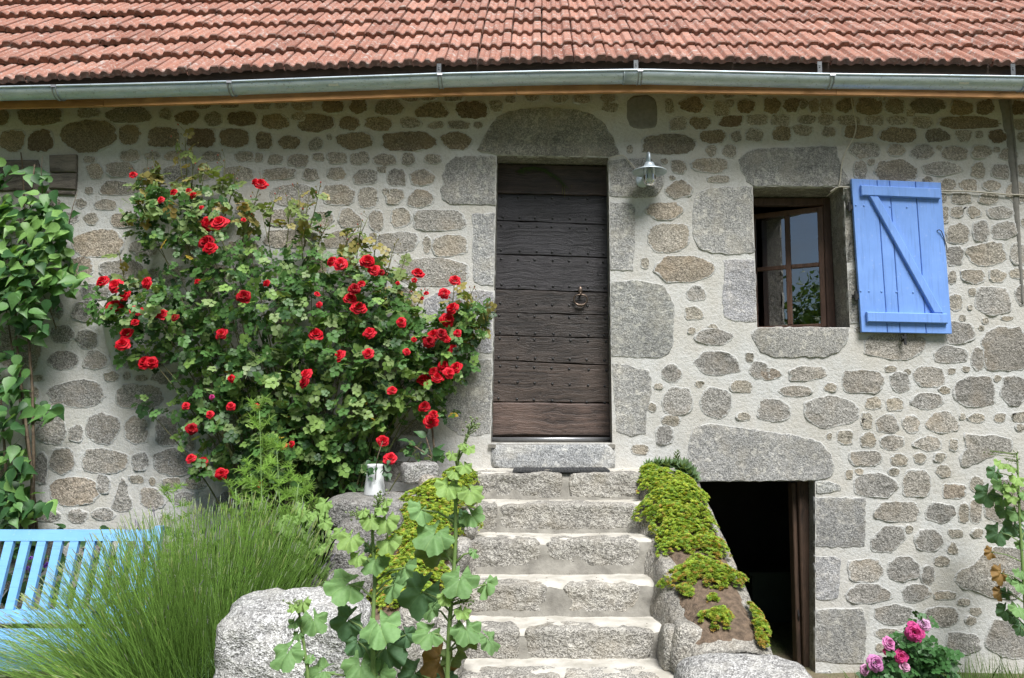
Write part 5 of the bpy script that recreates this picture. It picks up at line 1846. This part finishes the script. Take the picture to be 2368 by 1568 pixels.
# ------------------------------------------------------------------ lobed round leaves (hollyhock, mallow)
def lobed(seed, lobes=5, depth=.24, n=46):
    r = random.Random(seed)
    V, F = [(0, 0, -.03)], []
    ph = r.uniform(0, 6)
    for j, f in enumerate((.35, .72, 1.0)):
        for k in range(n):
            a_ = -math.pi / 2 + .22 + (2 * math.pi - .44) * k / (n - 1)
            rad = 1 - depth * abs(math.sin(lobes * (a_ + math.pi / 2) / 2)) ** 4 * f + (.035 * math.sin(k * 2.1) + r.uniform(-.045, .03)) * (j == 2)
            if f < 1:
                rad = 1 - depth * .6 * f
            x, y = math.cos(a_) * rad * f * .52, math.sin(a_) * rad * f * .52
            rib = abs(math.sin(lobes * (a_ + math.pi / 2) / 2))
            z = .05 * f * (1 - 2 * rib) * (1.0 if j else .6) + (.045 * math.sin(k * .9 + ph) - .10 * f * f) * (j > 0)
            V.append((x, y, z))
    for k in range(n - 1):
        F.append((0, 1 + k, 2 + k))
        for j in range(2):
            A = 1 + j * n + k
            F.append((A, A + n, A + n + 1, A + 1))
    return shape(V, F, 'hollyleaf')
LOBED = [lobed(s_) for s_ in range(4)]
def lobed_leaf(parent, vx, vy, sizeV, d, col, r, roll=None, face=None, stem=None, mb=None, name='leaf'):
    p = PY(vx, vy, -d)
    nrm = Vector(face) if face else Vector((r.uniform(-.4, .4), -.8, r.uniform(.35, 1.0)))
    nrm.normalize()
    tip = Vector((math.sin(roll if roll is not None else r.uniform(-1, 1)), -.25, -abs(math.cos(roll or .3)) * .9))
    fr = frames(np.array([tuple(nrm)]), np.array([tuple(tip)]))[0]
    s_ = sizeV / SCL(vy, -d)
    m = Matrix.Translation(p) @ Matrix(fr.tolist()).to_4x4() @ Matrix.Scale(s_, 4)
    inst(name, LOBED[r.randrange(4)], m, parent, col)
    if stem is not None and mb is not None:
        base = m @ Vector((0, -.08, -.03))
        mb.tube([stem, stem.lerp(base, .5) + Vector((0, 0, .015)), base], [.0045, .004, .003], 5)
def hollyhock(name, label, stemV, d, leaves, buds_, tile, thick=.0105, roots=None):
    r = random.Random(len(leaves))
    S = [ZV(tile, a, b) for a, b in stemV]
    P = [PY(a, b, -d) for a, b in S]
    base = Vector((P[-1].x, P[-1].y, g_z(P[-1].x, P[-1].y)))
    root = thing(name, label, 'hollyhock', base)
    if base.z < P[-1].z:
        P.append(base)
    mb = MB()
    nP = len(P)
    mb.tube(P, [thick * (.45 + .55 * i / (nP - 1)) for i in range(nP)], 8)
    pet = MB()
    zs_ = [(p.z, p) for p in P]
    def on_stem(z):
        for i in range(nP - 1):
            if P[i].z >= z >= P[i + 1].z:
                return P[i].lerp(P[i + 1], (P[i].z - z) / (P[i].z - P[i + 1].z + 1e-9))
        return P[0] if z > P[0].z else P[-1]
    for L in leaves:
        zx, zy, sz, kind = L[:4]
        vx, vy = ZV(tile, zx, zy)
        dd = d + (.06 if kind in 'fl' else -.07 if kind in 'db' else r.uniform(-.03, .05))
        f = r.uniform(.88, 1.12)
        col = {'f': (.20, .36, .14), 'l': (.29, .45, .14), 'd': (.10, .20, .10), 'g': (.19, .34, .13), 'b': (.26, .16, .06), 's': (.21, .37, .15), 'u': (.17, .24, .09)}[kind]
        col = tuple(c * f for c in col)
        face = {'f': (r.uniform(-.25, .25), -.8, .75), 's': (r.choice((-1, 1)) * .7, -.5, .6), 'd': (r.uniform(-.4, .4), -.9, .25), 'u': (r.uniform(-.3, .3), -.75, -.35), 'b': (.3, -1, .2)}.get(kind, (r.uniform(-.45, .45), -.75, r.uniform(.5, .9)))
        p = PY(vx, vy, -dd)
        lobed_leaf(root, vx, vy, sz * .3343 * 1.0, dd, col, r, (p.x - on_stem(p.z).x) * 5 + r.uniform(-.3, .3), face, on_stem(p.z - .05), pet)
    pet.obj('petioles', simple('petiole_green', (.20, .29, .10), .6, scale=20, bump=0), root, True, kind='stuff')
    mb.obj('stem', simple('hollyhock_stem', (.21, .32, .10), .6, scale=14, bump=.2, col2=(.15, .24, .07)), root, True)
    bs = Scatter()
    for (zx, zy, w, h, n_) in buds_:
        for k in range(n_):
            vx, vy = ZV(tile, zx + r.gauss(0, w / 3), zy + r.gauss(0, h / 3))
            p = PY(vx, vy, -(d + r.uniform(-.03, .05)))
            q = on_stem(p.z - .02)
            sz = r.uniform(.006, .011)
            bs.add(BUD_V, BUD_F, frames(np.array([[r.uniform(-.6, .6), r.uniform(-1, 0), .8]]), np.array([[0, 1., .1]])), np.array([tuple(p)]), np.array([[sz, sz, sz * 1.15]]), [(.30, .38, .20)])
            if k % 3 == 0:
                m2 = MB()
                m2.tube([q, p], .002, 4)
                bs.geo(m2.V, m2.F, (.24, .33, .12))
    if buds_:
        bs.obj('buds', 'leafdull', root, kind='stuff')
    return root
hollyhock('hollyhock', 'broad-leaved hollyhock in bud in front of the granite boulder', [(865, 300), (830, 400), (805, 560), (815, 760), (822, 900), (812, 1100), (806, 1300), (812, 1500), (815, 1600)], 2.75,
    [(860, 1215, 300, 'f'), (620, 925, 290, 'g'), (945, 935, 220, 's'), (620, 1180, 240, 'd'), (820, 760, 215, 'g'), (650, 610, 190, 'l'), (915, 625, 200, 'l'), (1030, 810, 210, 's'), (900, 485, 190, 'l'), (790, 480, 150, 'l'), (870, 400, 100, 'l'), (740, 420, 90, 'l'), (700, 735, 130, 'l'), (900, 1370, 320, 'd'), (720, 1490, 270, 'g'), (430, 1530, 230, 'g'), (980, 870, 110, 'd'), (780, 660, 90, 'd'), (700, 1330, 190, 'd'), (850, 1570, 240, 'g'), (900, 350, 90, 'l'), (1040, 1280, 150, 'd')],
    [(860, 305, 70, 70, 26), (690, 440, 80, 55, 24), (840, 370, 50, 60, 8)], 'C1')
hollyhock('hollyhock', 'tallest hollyhock with a long bud spike before the stone steps', [(1510, -195), (1480, -160), (1445, -60), (1405, 0), (1385, 160), (1380, 400), (1382, 600), (1370, 800), (1350, 1050), (1335, 1250), (1325, 1540), (1325, 1620)], 2.7,
    [(1330, 245, 190, 'l'), (1490, 280, 190, 'l'), (1140, 410, 210, 's'), (1490, 440, 190, 'g'), (1230, 580, 290, 'f'), (1240, 700, 280, 'u'), (1405, 890, 270, 'f'), (1130, 990, 330, 'd'), (1590, 930, 190, 's'), (1210, 1095, 170, 's'), (1190, 1260, 220, 'g'), (1455, 1235, 225, 'f'), (1620, 1310, 190, 's'), (1430, 1110, 120, 'l'), (1310, 1015, 120, 'l'), (1270, 1470, 270, 'b'), (1360, 1440, 190, 'u'), (1090, 1545, 220, 'd'), (1440, 105, 120, 'l'), (1370, 150, 110, 'l'), (1510, 700, 90, 's'), (1440, 1320, 200, 'u'), (1300, 1580, 220, 'd'), (1470, -20, 100, 'l'), (1355, 25, 90, 'l'), (1430, -40, 70, 'l'), (1400, 460, 150, 'd')],
    [(1510, -190, 90, 60, 22), (1480, -150, 60, 70, 12), (1450, 1020, 110, 80, 34), (1450, -80, 40, 70, 8)], 'C1')
hollyhock('hollyhock', 'smallest hollyhock with a thin stem in front of the boulder face', [(285, 1060), (305, 1150), (325, 1280), (340, 1400), (355, 1510), (362, 1620)], 2.8,
    [(210, 1400, 245, 'f'), (400, 1170, 215, 'g'), (265, 1180, 100, 'g'), (320, 1055, 130, 'l'), (250, 1080, 80, 'l'), (290, 1270, 80, 'g'), (370, 1430, 80, 'g')],
    [(235, 1045, 60, 40, 12), (285, 1040, 50, 30, 6)], 'C1', .008)
hollyhock('hollyhock', 'hollyhock with a withered brown leaf at the right edge', [(1722, 10), (1728, 120), (1735, 300), (1742, 480), (1752, 650), (1765, 840), (1775, 1000), (1690, 1300)][:7], .52,
    [(1610, 85, 95, 'l'), (1620, 230, 140, 'g'), (1725, 190, 115, 'l'), (1515, 300, 170, 'd'), (1625, 335, 110, 'g'), (1685, 310, 115, 'l'), (1640, 405, 140, 'd'), (1725, 430, 125, 'g'), (1590, 570, 165, 'd'), (1695, 520, 140, 'd'), (1748, 640, 85, 'g'), (1610, 850, 150, 'b'), (1605, 980, 110, 'b'), (1745, 840, 95, 'g'), (1690, 890, 85, 'g'), (1745, 925, 120, 'g'), (1640, 1105, 125, 'd'), (1735, 1090, 140, 'g'), (1650, 980, 90, 'd'), (1750, 1220, 120, 'd'), (1570, 150, 120, 'd'), (1680, 110, 90, 'l'), (1540, 700, 100, 'b'), (1700, 1150, 100, 'd'), (1790, 300, 130, 'g'), (1790, 560, 140, 'd'), (1680, 245, 90, 'l')],
    [(1715, 50, 60, 70, 22), (1560, 5, 80, 25, 12), (1640, 50, 60, 50, 8)], 'C3', .012)

# ------------------------------------------------------------------ mallow seedlings behind the lavender
rm_ = random.Random(14)
mal = thing('mallow_plant', 'pale round-leaved mallow growing behind the lavender', 'plant', Vector((PY(690, 1300, -1.35).x, -1.35, .2)))
pet = MB()
for k in range(62):
    a_, r_ = rm_.uniform(0, 6.28), math.sqrt(rm_.random())
    vx, vy = 705 + 65 * r_ * math.cos(a_), 1260 + 100 * r_ * math.sin(a_)
    d = 1.2 + .25 * rm_.random()
    f = rm_.uniform(.8, 1.15)
    b = Vector((mal.location.x + rm_.uniform(-.1, .1), -1.35, .4))
    lobed_leaf(mal, vx, vy, rm_.uniform(26, 44), d, (.25 * f, .41 * f, .12 * f), rm_, None, (rm_.uniform(-.4, .4), -.7, rm_.uniform(.4, 1)), b, pet)
for vx, vy, s_ in ((750, 1165, 40), (733, 1182, 18), (753, 1209, 34), (785, 1232, 36), (742, 1268, 32)):
    lobed_leaf(mal, vx, vy, s_, 1.6, (.25, .41, .12), rm_, None, (.1, -.8, .6), PY(748, 1300, -1.5), pet)
pet.obj('petioles', 'leafdull', mal, True, kind='stuff')

# ------------------------------------------------------------------ stonecrop mats on the stair walls
ros = [(0, 0, .1)]
rof = []
for ring, (n_, rad, zz, w) in enumerate(((6, 1.0, .25, .42), (5, .62, .5, .34))):
    for k in range(n_):
        an = 2 * math.pi * k / n_ + ring * .5
        c_, s_ = math.cos(an), math.sin(an)
        b = len(ros)
        ros += [(c_ * rad * .55 - s_ * w * .6, s_ * rad * .55 + c_ * w * .6, zz * .75), (c_ * rad, s_ * rad, zz), (c_ * rad * .55 + s_ * w * .6, s_ * rad * .55 - c_ * w * .6, zz * .75)]
        rof.append((0, b + 2, b + 1, b))
rsd = np.random.default_rng(9)
def sedum(fl, name, label, patches, count):
    s_ = Scatter()
    P, Nn, S_, C_ = [], [], [], []
    wts = [p[2] * p[3] for p in patches]
    for (t0, u0, rt_, ru, hh, red) in patches:
        n_ = int(count * rt_ * ru / sum(wts))
        a_ = rsd.uniform(0, 6.28, n_)
        r_ = np.sqrt(rsd.uniform(0, 1, n_))
        for aa, r2 in zip(a_, r_):
            wob = 1 + .22 * math.sin(3 * aa + t0 * 40) + .12 * math.sin(7 * aa + u0 * 30)
            t, u = t0 + rt_ * r2 * wob * math.sin(aa), u0 + ru * r2 * wob * math.cos(aa)
            q = fl.at(max(0, min(1, t)), u)
            hole = noise.noise(Vector((q.x * 9, q.y * 9, 6)))
            if hole < -.46:
                continue
            dome = hh * math.sqrt(max(0, 1 - r2 ** 3)) * (1 + .5 * hole)
            q.z += dome * (rsd.uniform(.75, 1.05)) + .012
            P.append(tuple(q))
            Nn.append((rsd.normal(0, .3) + (u - .5) * .9, rsd.normal(-.25, .3), 1))
            S_.append(rsd.uniform(.011, .017))
            k = rsd.uniform()
            edge = red * (.4 + r2)
            if k < edge * .26:
                c = (.48, .34, .085)
            elif k < .30:
                c = (.46, .52, .075)
            elif k < .75:
                c = (.34, .47, .06)
            else:
                c = (.22, .37, .06)
            f = rsd.uniform(.75, 1.2)
            C_.append([f * x for x in c])
    n_ = len(P)
    s_.add(ros, rof, frames(np.array(Nn), rsd.normal(0, 1, (n_, 3))), np.array(P), np.array(S_), C_)
    o = s_.obj(name, 'leafdull', None, False)
    tag(o, label, 'stonecrop')
    o['kind'] = 'stuff'
sedum(FR, 'stonecrop', 'yellow-green stonecrop mat on the right stair wall', [(.03, .05, .07, .20, .05, .05), (.12, .22, .08, .30, .06, .1), (.16, .66, .10, .30, .05, .15), (.27, .40, .12, .50, .085, .1), (.36, .38, .10, .48, .08, .2), (.45, .48, .08, .42, .06, .5), (.49, .76, .07, .17, .05, .8)], 6800)
sedum(FR, 'stonecrop', 'reddish stonecrop band above the bare soil on the right stair wall', [(.625, .42, .05, .45, .06, .7), (.655, .70, .05, .26, .06, .7), (.70, .18, .025, .08, .03, .8), (.725, .22, .02, .06, .03, .4)], 1900)
sedum(FR, 'stonecrop', 'small stonecrop tuft on bare soil low on the right stair wall', [(.875, .42, .035, .20, .05, .4), (.765, .48, .015, .07, .025, .3)], 420)
sedum(FR, 'stonecrop', 'stonecrop trailing over the outer edge of the right stair wall', [(.83, .96, .06, .07, .03, .9), (.89, .97, .04, .09, .03, .7), (.95, .9, .04, .07, .02, 1.4)], 420)
sedum(FL, 'stonecrop', 'stonecrop clump beside the top step left of the stairs', [(.05, .72, .07, .34, .06, .05), (.12, .55, .06, .4, .05, .1)], 1300)
sedum(FL, 'stonecrop', 'long yellow-green stonecrop mat behind the tall hollyhock', [(.24, .5, .10, .52, .07, .1), (.36, .55, .10, .50, .07, .2), (.48, .5, .10, .52, .07, .3), (.60, .45, .10, .52, .07, .35), (.70, .5, .08, .5, .06, .4), (.79, .6, .05, .35, .05, .5)], 6800)
# ------------------------------------------------------------------ houseleeks at the top of the right wall
hl_v, hl_f = [(0, 0, .15)], []
for ring, (n_, rad, zz, w) in enumerate(((9, 1.0, .35, .30), (8, .75, .7, .26), (6, .45, .95, .2))):
    for k in range(n_):
        an = 2 * math.pi * k / n_ + ring * .35
        c_, s_ = math.cos(an), math.sin(an)
        b = len(hl_v)
        hl_v += [(c_ * rad * .6 - s_ * w, s_ * rad * .6 + c_ * w, zz * .6), (c_ * rad, s_ * rad, zz), (c_ * rad * .6 + s_ * w, s_ * rad * .6 - c_ * w, zz * .6)]
        hl_f.append((0, b + 2, b + 1, b))
hl_me = shape(hl_v, hl_f, 'leafobj', False)
hl_spots = [(1500, 1076, 34, 'leftmost houseleek rosette on the landing edge'), (1521, 1073, 36, 'second houseleek rosette from the left above the stonecrop'), (1543, 1074, 38, 'third houseleek rosette from the left above the stonecrop'), (1562, 1070, 30, 'small houseleek rosette left of the tall one'), (1580, 1080, 44, 'broad houseleek rosette below the tall one'), (1592, 1095, 46, 'lowest broad houseleek rosette by the cellar lintel'), (1606, 1103, 28, 'rightmost small houseleek rosette at the cellar lintel')]
for i, (vx, vy, s_, lab) in enumerate(hl_spots):
    d = .30 + .02 * i
    p = PY(vx, vy, -d)
    m = Matrix.Translation(p + Vector((0, 0, -.03))) @ Matrix.Rotation(rm_.uniform(.3, .6), 4, 'X') @ Matrix.Rotation(rm_.uniform(0, 6), 4, 'Z') @ Matrix.Scale(s_ / 2 / 270, 4) @ Matrix.Diagonal((1, 1, 1.3, 1))
    o = inst('houseleek', hl_me, m, None, (.15, .24, .12) if i % 2 else (.19, .28, .15))
    tag(o, lab, 'houseleek', 'houseleeks at the top of the stair wall')
# the houseleek that has shot up
p0 = PY(1566, 1085, -.30)
tall = Scatter()
for k in range(46):
    t = k / 46
    an = k * 2.4
    pos_ = p0 + Vector((math.cos(an) * .012, math.sin(an) * .012, .125 * t))
    tall.add([(-.3, 0, 0), (0, .1, -.08), (.3, 0, 0), (.22, .7, .1), (0, 1, .25), (-.22, .7, .1)], [(0, 1, 4, 5), (1, 2, 3, 4)], frames(np.array([[-math.cos(an) * .6, -math.sin(an) * .6, .8]]), np.array([[math.cos(an), math.sin(an), .7]])), np.array([tuple(pos_)]), np.array([.036 * (1 - .5 * t)]), [(.15, .22, .09)])
tag(tall.obj('houseleek', 'leafdull'), 'tall pointed houseleek shoot above the right stair wall', 'houseleek', 'houseleeks at the top of the stair wall')

# ------------------------------------------------------------------ white jug
jp = PY(866, 1146, -.55)
jug = thing('jug', 'white enamel jug standing on a stone slab under the rose', 'jug', jp)
mb = MB()
mb.lathe([(0, .002), (.068, .002), (.071, .012), (.066, .06), (.058, .12), (.052, .165), (.050, .19), (.055, .205), (.053, .206), (.047, .19), (.048, .16), (.054, .12), (.06, .05), (0, .02)], jp, (0, 0, 1), 28)
mb.obj('body', 'enamel', jug, True)
mb = MB()
mb.tube([jp + Vector(v) for v in ((0, .05, .18), (0, .085, .165), (0, .092, .12), (0, .08, .08), (0, .062, .07))], .006, 8)
mb.obj('handle', 'enamel', jug, True)
sj = Scatter()
for k in range(15):
    q = PY(870 + rm_.uniform(-28, 32), 1090 + rm_.uniform(-30, 30), -.64)
    sj.add(OVATE_V, OVATE_F, rnd_frames(1, rng, .3, .9, .4, .6), np.array([tuple(q)]), np.array([rm_.uniform(.03, .06)]), [(.05, .12, .05)])
sp2 = thing('rose_sprig', 'drooping rose sprig with dark leaves over the white jug', 'sprig', PY(870, 1040, -.6))
sj.obj('leaves', 'leaf', sp2, kind='stuff')
mb = MB()
mb.tube([PY(885, 1020, -.62), PY(872, 1060, -.62), PY(868, 1110, -.63)], .003, 5)
mb.obj('twig', 'bark', sp2, True)
# seedling by the landing
sd_ = thing('seedling', 'young dark-leaved shoot beside the rock near the doorway', 'plant', PY(1000, 1095, -.33))
s_ = Scatter()
for vx, vy, z_ in ((945, 1020, .07), (960, 1030, .08), (985, 1010, .09), (1000, 1045, .09), (1015, 1055, .08), (975, 1050, .07), (1000, 1062, .07), (1010, 1075, .06), (960, 1058, .06), (985, 1035, .06), (940, 1032, .06), (972, 1073, .08), (1012, 1040, .07)):
    s_.add(OVATE_V, OVATE_F, rnd_frames(1, rng, .5, .7, .4, .3), np.array([tuple(PY(vx, vy, -.36))]), np.array([z_]), [(.06, .15, .05)])
s_.obj('leaves', 'leaf', sd_, kind='stuff')
mb = MB()
for q in ((945, 1022), (985, 1010), (1012, 1050)):
    mb.tube([PY(1003, 1098, -.33), PY(1000, 1060, -.35), PY(*q, -.36)], .004, 5)
mb.obj('stem', 'bark', sd_, True)

# ------------------------------------------------------------------ wall planter under the rose
wp = PY(262, 752, -.10)
zb_ = PY(262, 836, -.10).z
Hh = wp.z - zb_
pl = thing('wall_planter', 'pale green ceramic half-cone planter hung on the wall', 'planter', (wp.x, -.02, zb_))
V, F = [], []
profp = [(.0, 0), (.35, .0), (.42, .05), (.38, .08), (.46, .12), (.42, .155), (.52, .19), (.47, .225), (.60, .27), (.75, .5), (.9, .8), (1.0, .95), (1.06, 1.0), (1.0, 1.0), (.85, .8)]
for (r_, h) in profp:
    for k in range(13):
        an = math.pi + math.pi * k / 12
        V.append((wp.x + math.cos(an) * r_ * .115, -.004 + math.sin(an) * r_ * .115, zb_ + h * Hh))
for j in range(len(profp) - 1):
    for k in range(12):
        a = j * 13 + k
        F.append((a, a + 1, a + 14, a + 13))
mk('bowl', V, F, 'celadon', pl)
mb = MB()
mb.add([(wp.x + math.cos(math.pi + math.pi * k / 12) * .10, -.004 + math.sin(math.pi + math.pi * k / 12) * .10, zb_ + .9 * Hh) for k in range(13)], [tuple(range(13))])
mb.obj('potting_soil', 'soil', pl)

# ------------------------------------------------------------------ blue bench
pr = PY(366, 1236, -.92)
ztop = PY(180, 1226, -.92).z
bench = thing('garden_bench', 'light blue slatted wooden bench half hidden by the lavender', 'bench', (pr.x - .8, -1.15, g_z(-3, -1.1)))
bx1, bx0_ = pr.x + .02, pr.x - 1.62
gz_ = g_z(-3, -1.1)
zlow = PY(60, 1418, -.98).z
def yb_(z):       # reclined back: lower parts stand further out
    return -.92 - (ztop - z) * .30
def bar(name, x0, x1, z0, z1, th=.028, yoff=0.0):
    mb = MB()
    V = []
    for (x, z) in ((x0, z0), (x1, z0), (x1, z1), (x0, z1)):
        V.append((x, yb_(z) + yoff, z))
    for (x, z) in ((x0, z0), (x1, z0), (x1, z1), (x0, z1)):
        V.append((x, yb_(z) + th + yoff, z))
    mb.add(V, [(0, 1, 2, 3), (7, 6, 5, 4), (0, 4, 5, 1), (1, 5, 6, 2), (2, 6, 7, 3), (3, 7, 4, 0)])
    return mb.obj(name, 'bench', bench)
bar('top_rail', bx0_ + .05, bx1 - .05, ztop - .062, ztop, .034, -.003)
bar('lower_rail', bx0_ + .05, bx1 - .05, zlow - .035, zlow + .035, .034, -.003)
x = bx1 - .125
while x > bx0_ + .08:
    bar('slat', x - .026, x + .026, zlow + .036, ztop - .063)
    x -= .1
for xx in (bx0_, bx1 - .048):
    bar('back_post', xx, xx + .048, gz_ - .02, ztop + .022, .05, -.008)
zseat = zlow - .06
for k in range(6):
    y = -1.09 - k * .078
    mb = MB()
    mb.box((bx0_ + .01, y - .068, zseat - .022 - .008 * (k == 5)), (bx1 - .01, y, zseat))
    mb.obj('seat_slat', 'bench', bench)
for xx in (bx0_, bx1 - .048):
    mb = MB()
    mb.box((xx, -1.56, gz_ - .02), (xx + .048, -1.51, zseat + .22))
    mb.obj('front_leg', 'bench', bench)
    mb = MB()
    mb.box((xx - .008, -1.58, zseat + .221), (xx + .056, -1.02, zseat + .245))
    mb.obj('armrest', 'bench', bench)
mb = MB()
mb.box((bx0_ + .049, -1.545, zseat - .10), (bx1 - .049, -1.52, zseat - .031))
mb.obj('front_apron', 'bench', bench)

# ------------------------------------------------------------------ low plants behind the bench
lp = Scatter()
rb = np.random.default_rng(4)
for k in range(900):
    x, d = rb.uniform(-4.6, -2.15), rb.uniform(.12, .75)
    zt_ = .15 + (.86 - .35 * d) * rb.uniform(0, 1) ** .7
    f = rb.uniform(.7, 1.3)
    lp.add(OVATE_V, OVATE_F, rnd_frames(1, rb, .6, .5, .5, .2), np.array([[x, -d, zt_]]), np.array([rb.uniform(.05, .1)]), [(.04 * f, .10 * f, .035 * f)])
o = lp.obj('ground_cover', 'leaf')
o['kind'] = 'stuff'
for i, (vx, vy, lab) in enumerate(((62, 1310, 'violet flower seen between the first bench slats'), (110, 1295, 'violet flower seen between the bench slats further right'), (258, 1262, 'small violet flower under the bench top rail'))):
    root = thing('violet_flower', lab, 'flower', PY(vx, vy, -.75))
    for k in range(6):
        p = PY(vx + rm_.uniform(-14, 14), vy + rm_.uniform(-22, 16), -.75)
        put_rose(root, p, .026, (.30, .11, .62), rm_, None, 'blossom')
    mb = MB()
    q = PY(vx, vy - 10, -.74)
    mb.tube([Vector((q.x + .02, -.7, .15)), q], .003, 5)
    mb.obj('stalk', 'bark', root, True)

# ------------------------------------------------------------------ small pink rose and grass at the lower right
pk = thing('pink_rose_bush', 'small rose bush with pink flowers below the cellar jamb stones', 'rose bush', Vector((PY(2100, 1560, -.75).x, -.75, g_z(2.5, -.75))))
s_ = Scatter()
for (bx, by, rx_, ry_, n_) in ((2115, 1525, 60, 50, 190), (2060, 1550, 55, 35, 90), (2160, 1540, 45, 45, 100), (2100, 1590, 110, 40, 160), (2130, 1440, 25, 30, 14), (2095, 1490, 40, 30, 40)):
    for k in range(n_):
        a_, r_ = rb.uniform(0, 6.28), math.sqrt(rb.uniform())
        q = PY(bx + rx_ * r_ * math.cos(a_), by + ry_ * r_ * math.sin(a_), -rb.uniform(.55, .9))
        f = rb.uniform(.75, 1.3)
        s_.add(*ROSELEAF, rnd_frames(1, rb, .6, .6, .5, .4), np.array([tuple(q)]), np.array([rb.uniform(.06, .10)]), [(.055 * f, .15 * f, .045 * f)])
s_.obj('foliage', 'leaf', pk, kind='stuff')
mb = MB()
for (vx, vy) in ((2115, 1462), (2055, 1490), (2024, 1533), (2083, 1520), (2135, 1440), (2090, 1542)):
    b = Vector(pk.location) + Vector((rm_.uniform(-.1, .1), 0, 0))
    t = PY(vx, vy, -.78)
    mb.tube(bez(b, b.lerp(t, .6) + Vector((0, .03, .05)), t + Vector((0, .02, -.01)), 6), .0035, 5)
mb.obj('canes', 'bark', pk, True, kind='stuff')
for vx, vy, dm, col in ((2115, 1462, 40, (.78, .10, .36)), (2137, 1446, 26, (.75, .45, .68)), (2055, 1488, 28, (.72, .25, .52)), (2083, 1518, 28, (.76, .08, .30)), (2024, 1533, 36, (.66, .26, .54)), (2090, 1542, 26, (.74, .40, .58)), (2000, 1548, 22, (.74, .38, .62)), (2050, 1508, 14, (.70, .06, .22))):
    put_rose(pk, PY(vx, vy, -.9), dm * 1.12 / SCL(vy, -.82), col, rm_)
gr = Scatter()
for k in range(900):
    vx = rb.uniform(1960, 2420)
    d = rb.uniform(.35, 1.25)
    p = PY(vx, 1600, -d)
    p.z = g_z(p.x, p.y)
    h = rb.uniform(.08, .26) * (1.2 if vx > 2150 else .8)
    e = p + Vector((rb.normal(0, .07), rb.normal(0, .05), h))
    w = Vector((.0022, .001, 0))
    m = p.lerp(e, .55) + Vector((0, 0, .02))
    f = rb.uniform(.7, 1.3)
    gr.geo([p - w, p + w, m + w, e, m - w], [(0, 1, 2, 3, 4)], (.10 * f, .17 * f, .045 * f))
o = gr.obj('grass', 'leafdull')
o['kind'] = 'stuff'

# ------------------------------------------------------------------ the tree across the garden, seen in the window panes
tp = Vector((-7.9, -13.4, 0))
tree = thing('garden_tree', 'leafy tree across the garden, mirrored in the window panes', 'tree', (tp.x, tp.y, -.1))
mb = MB()
mb.tube([tp + Vector((0, 0, -.1)), tp + Vector((.1, 0, 1.2)), tp + Vector((.0, .1, 2.4)), tp + Vector((.1, .1, 3.6))], [.16, .12, .09, .03], 8)
for k in range(9):
    a_ = k * .7
    mb.tube(bez(tp + Vector((0, 0, 1.3 + .2 * k)), tp + Vector((math.cos(a_) * .6, math.sin(a_) * .6, 2 + .2 * k)), tp + Vector((math.cos(a_) * 1.3, math.sin(a_) * 1.3, 2.6 + .2 * k)), 5), [.05, .045, .035, .03, .02, .012], 6)
mb.obj('trunk', 'bark', tree, True)
s_ = Scatter()
n_ = 5200
cen = rb.normal(0, 1, (60, 3)) * np.array([.85, .85, .75]) + np.array([tp.x, tp.y, 3.7])
pts = cen[rb.integers(0, 60, n_)] + rb.normal(0, .26, (n_, 3))
pts[:, 2] = np.clip(pts[:, 2], .9, 5.9)
s_.add(OVATE_V, OVATE_F, frames(rb.normal(0, 1, (n_, 3)) + np.array([0, 0, .5]), rb.normal(0, 1, (n_, 3))), pts, rb.uniform(.10, .19, n_), pick(rb, n_, [(.06, .13, .03), (.10, .18, .04), (.04, .09, .025)], [3, 2, 2]))
s_.obj('crown', 'leaf', tree, kind='stuff')
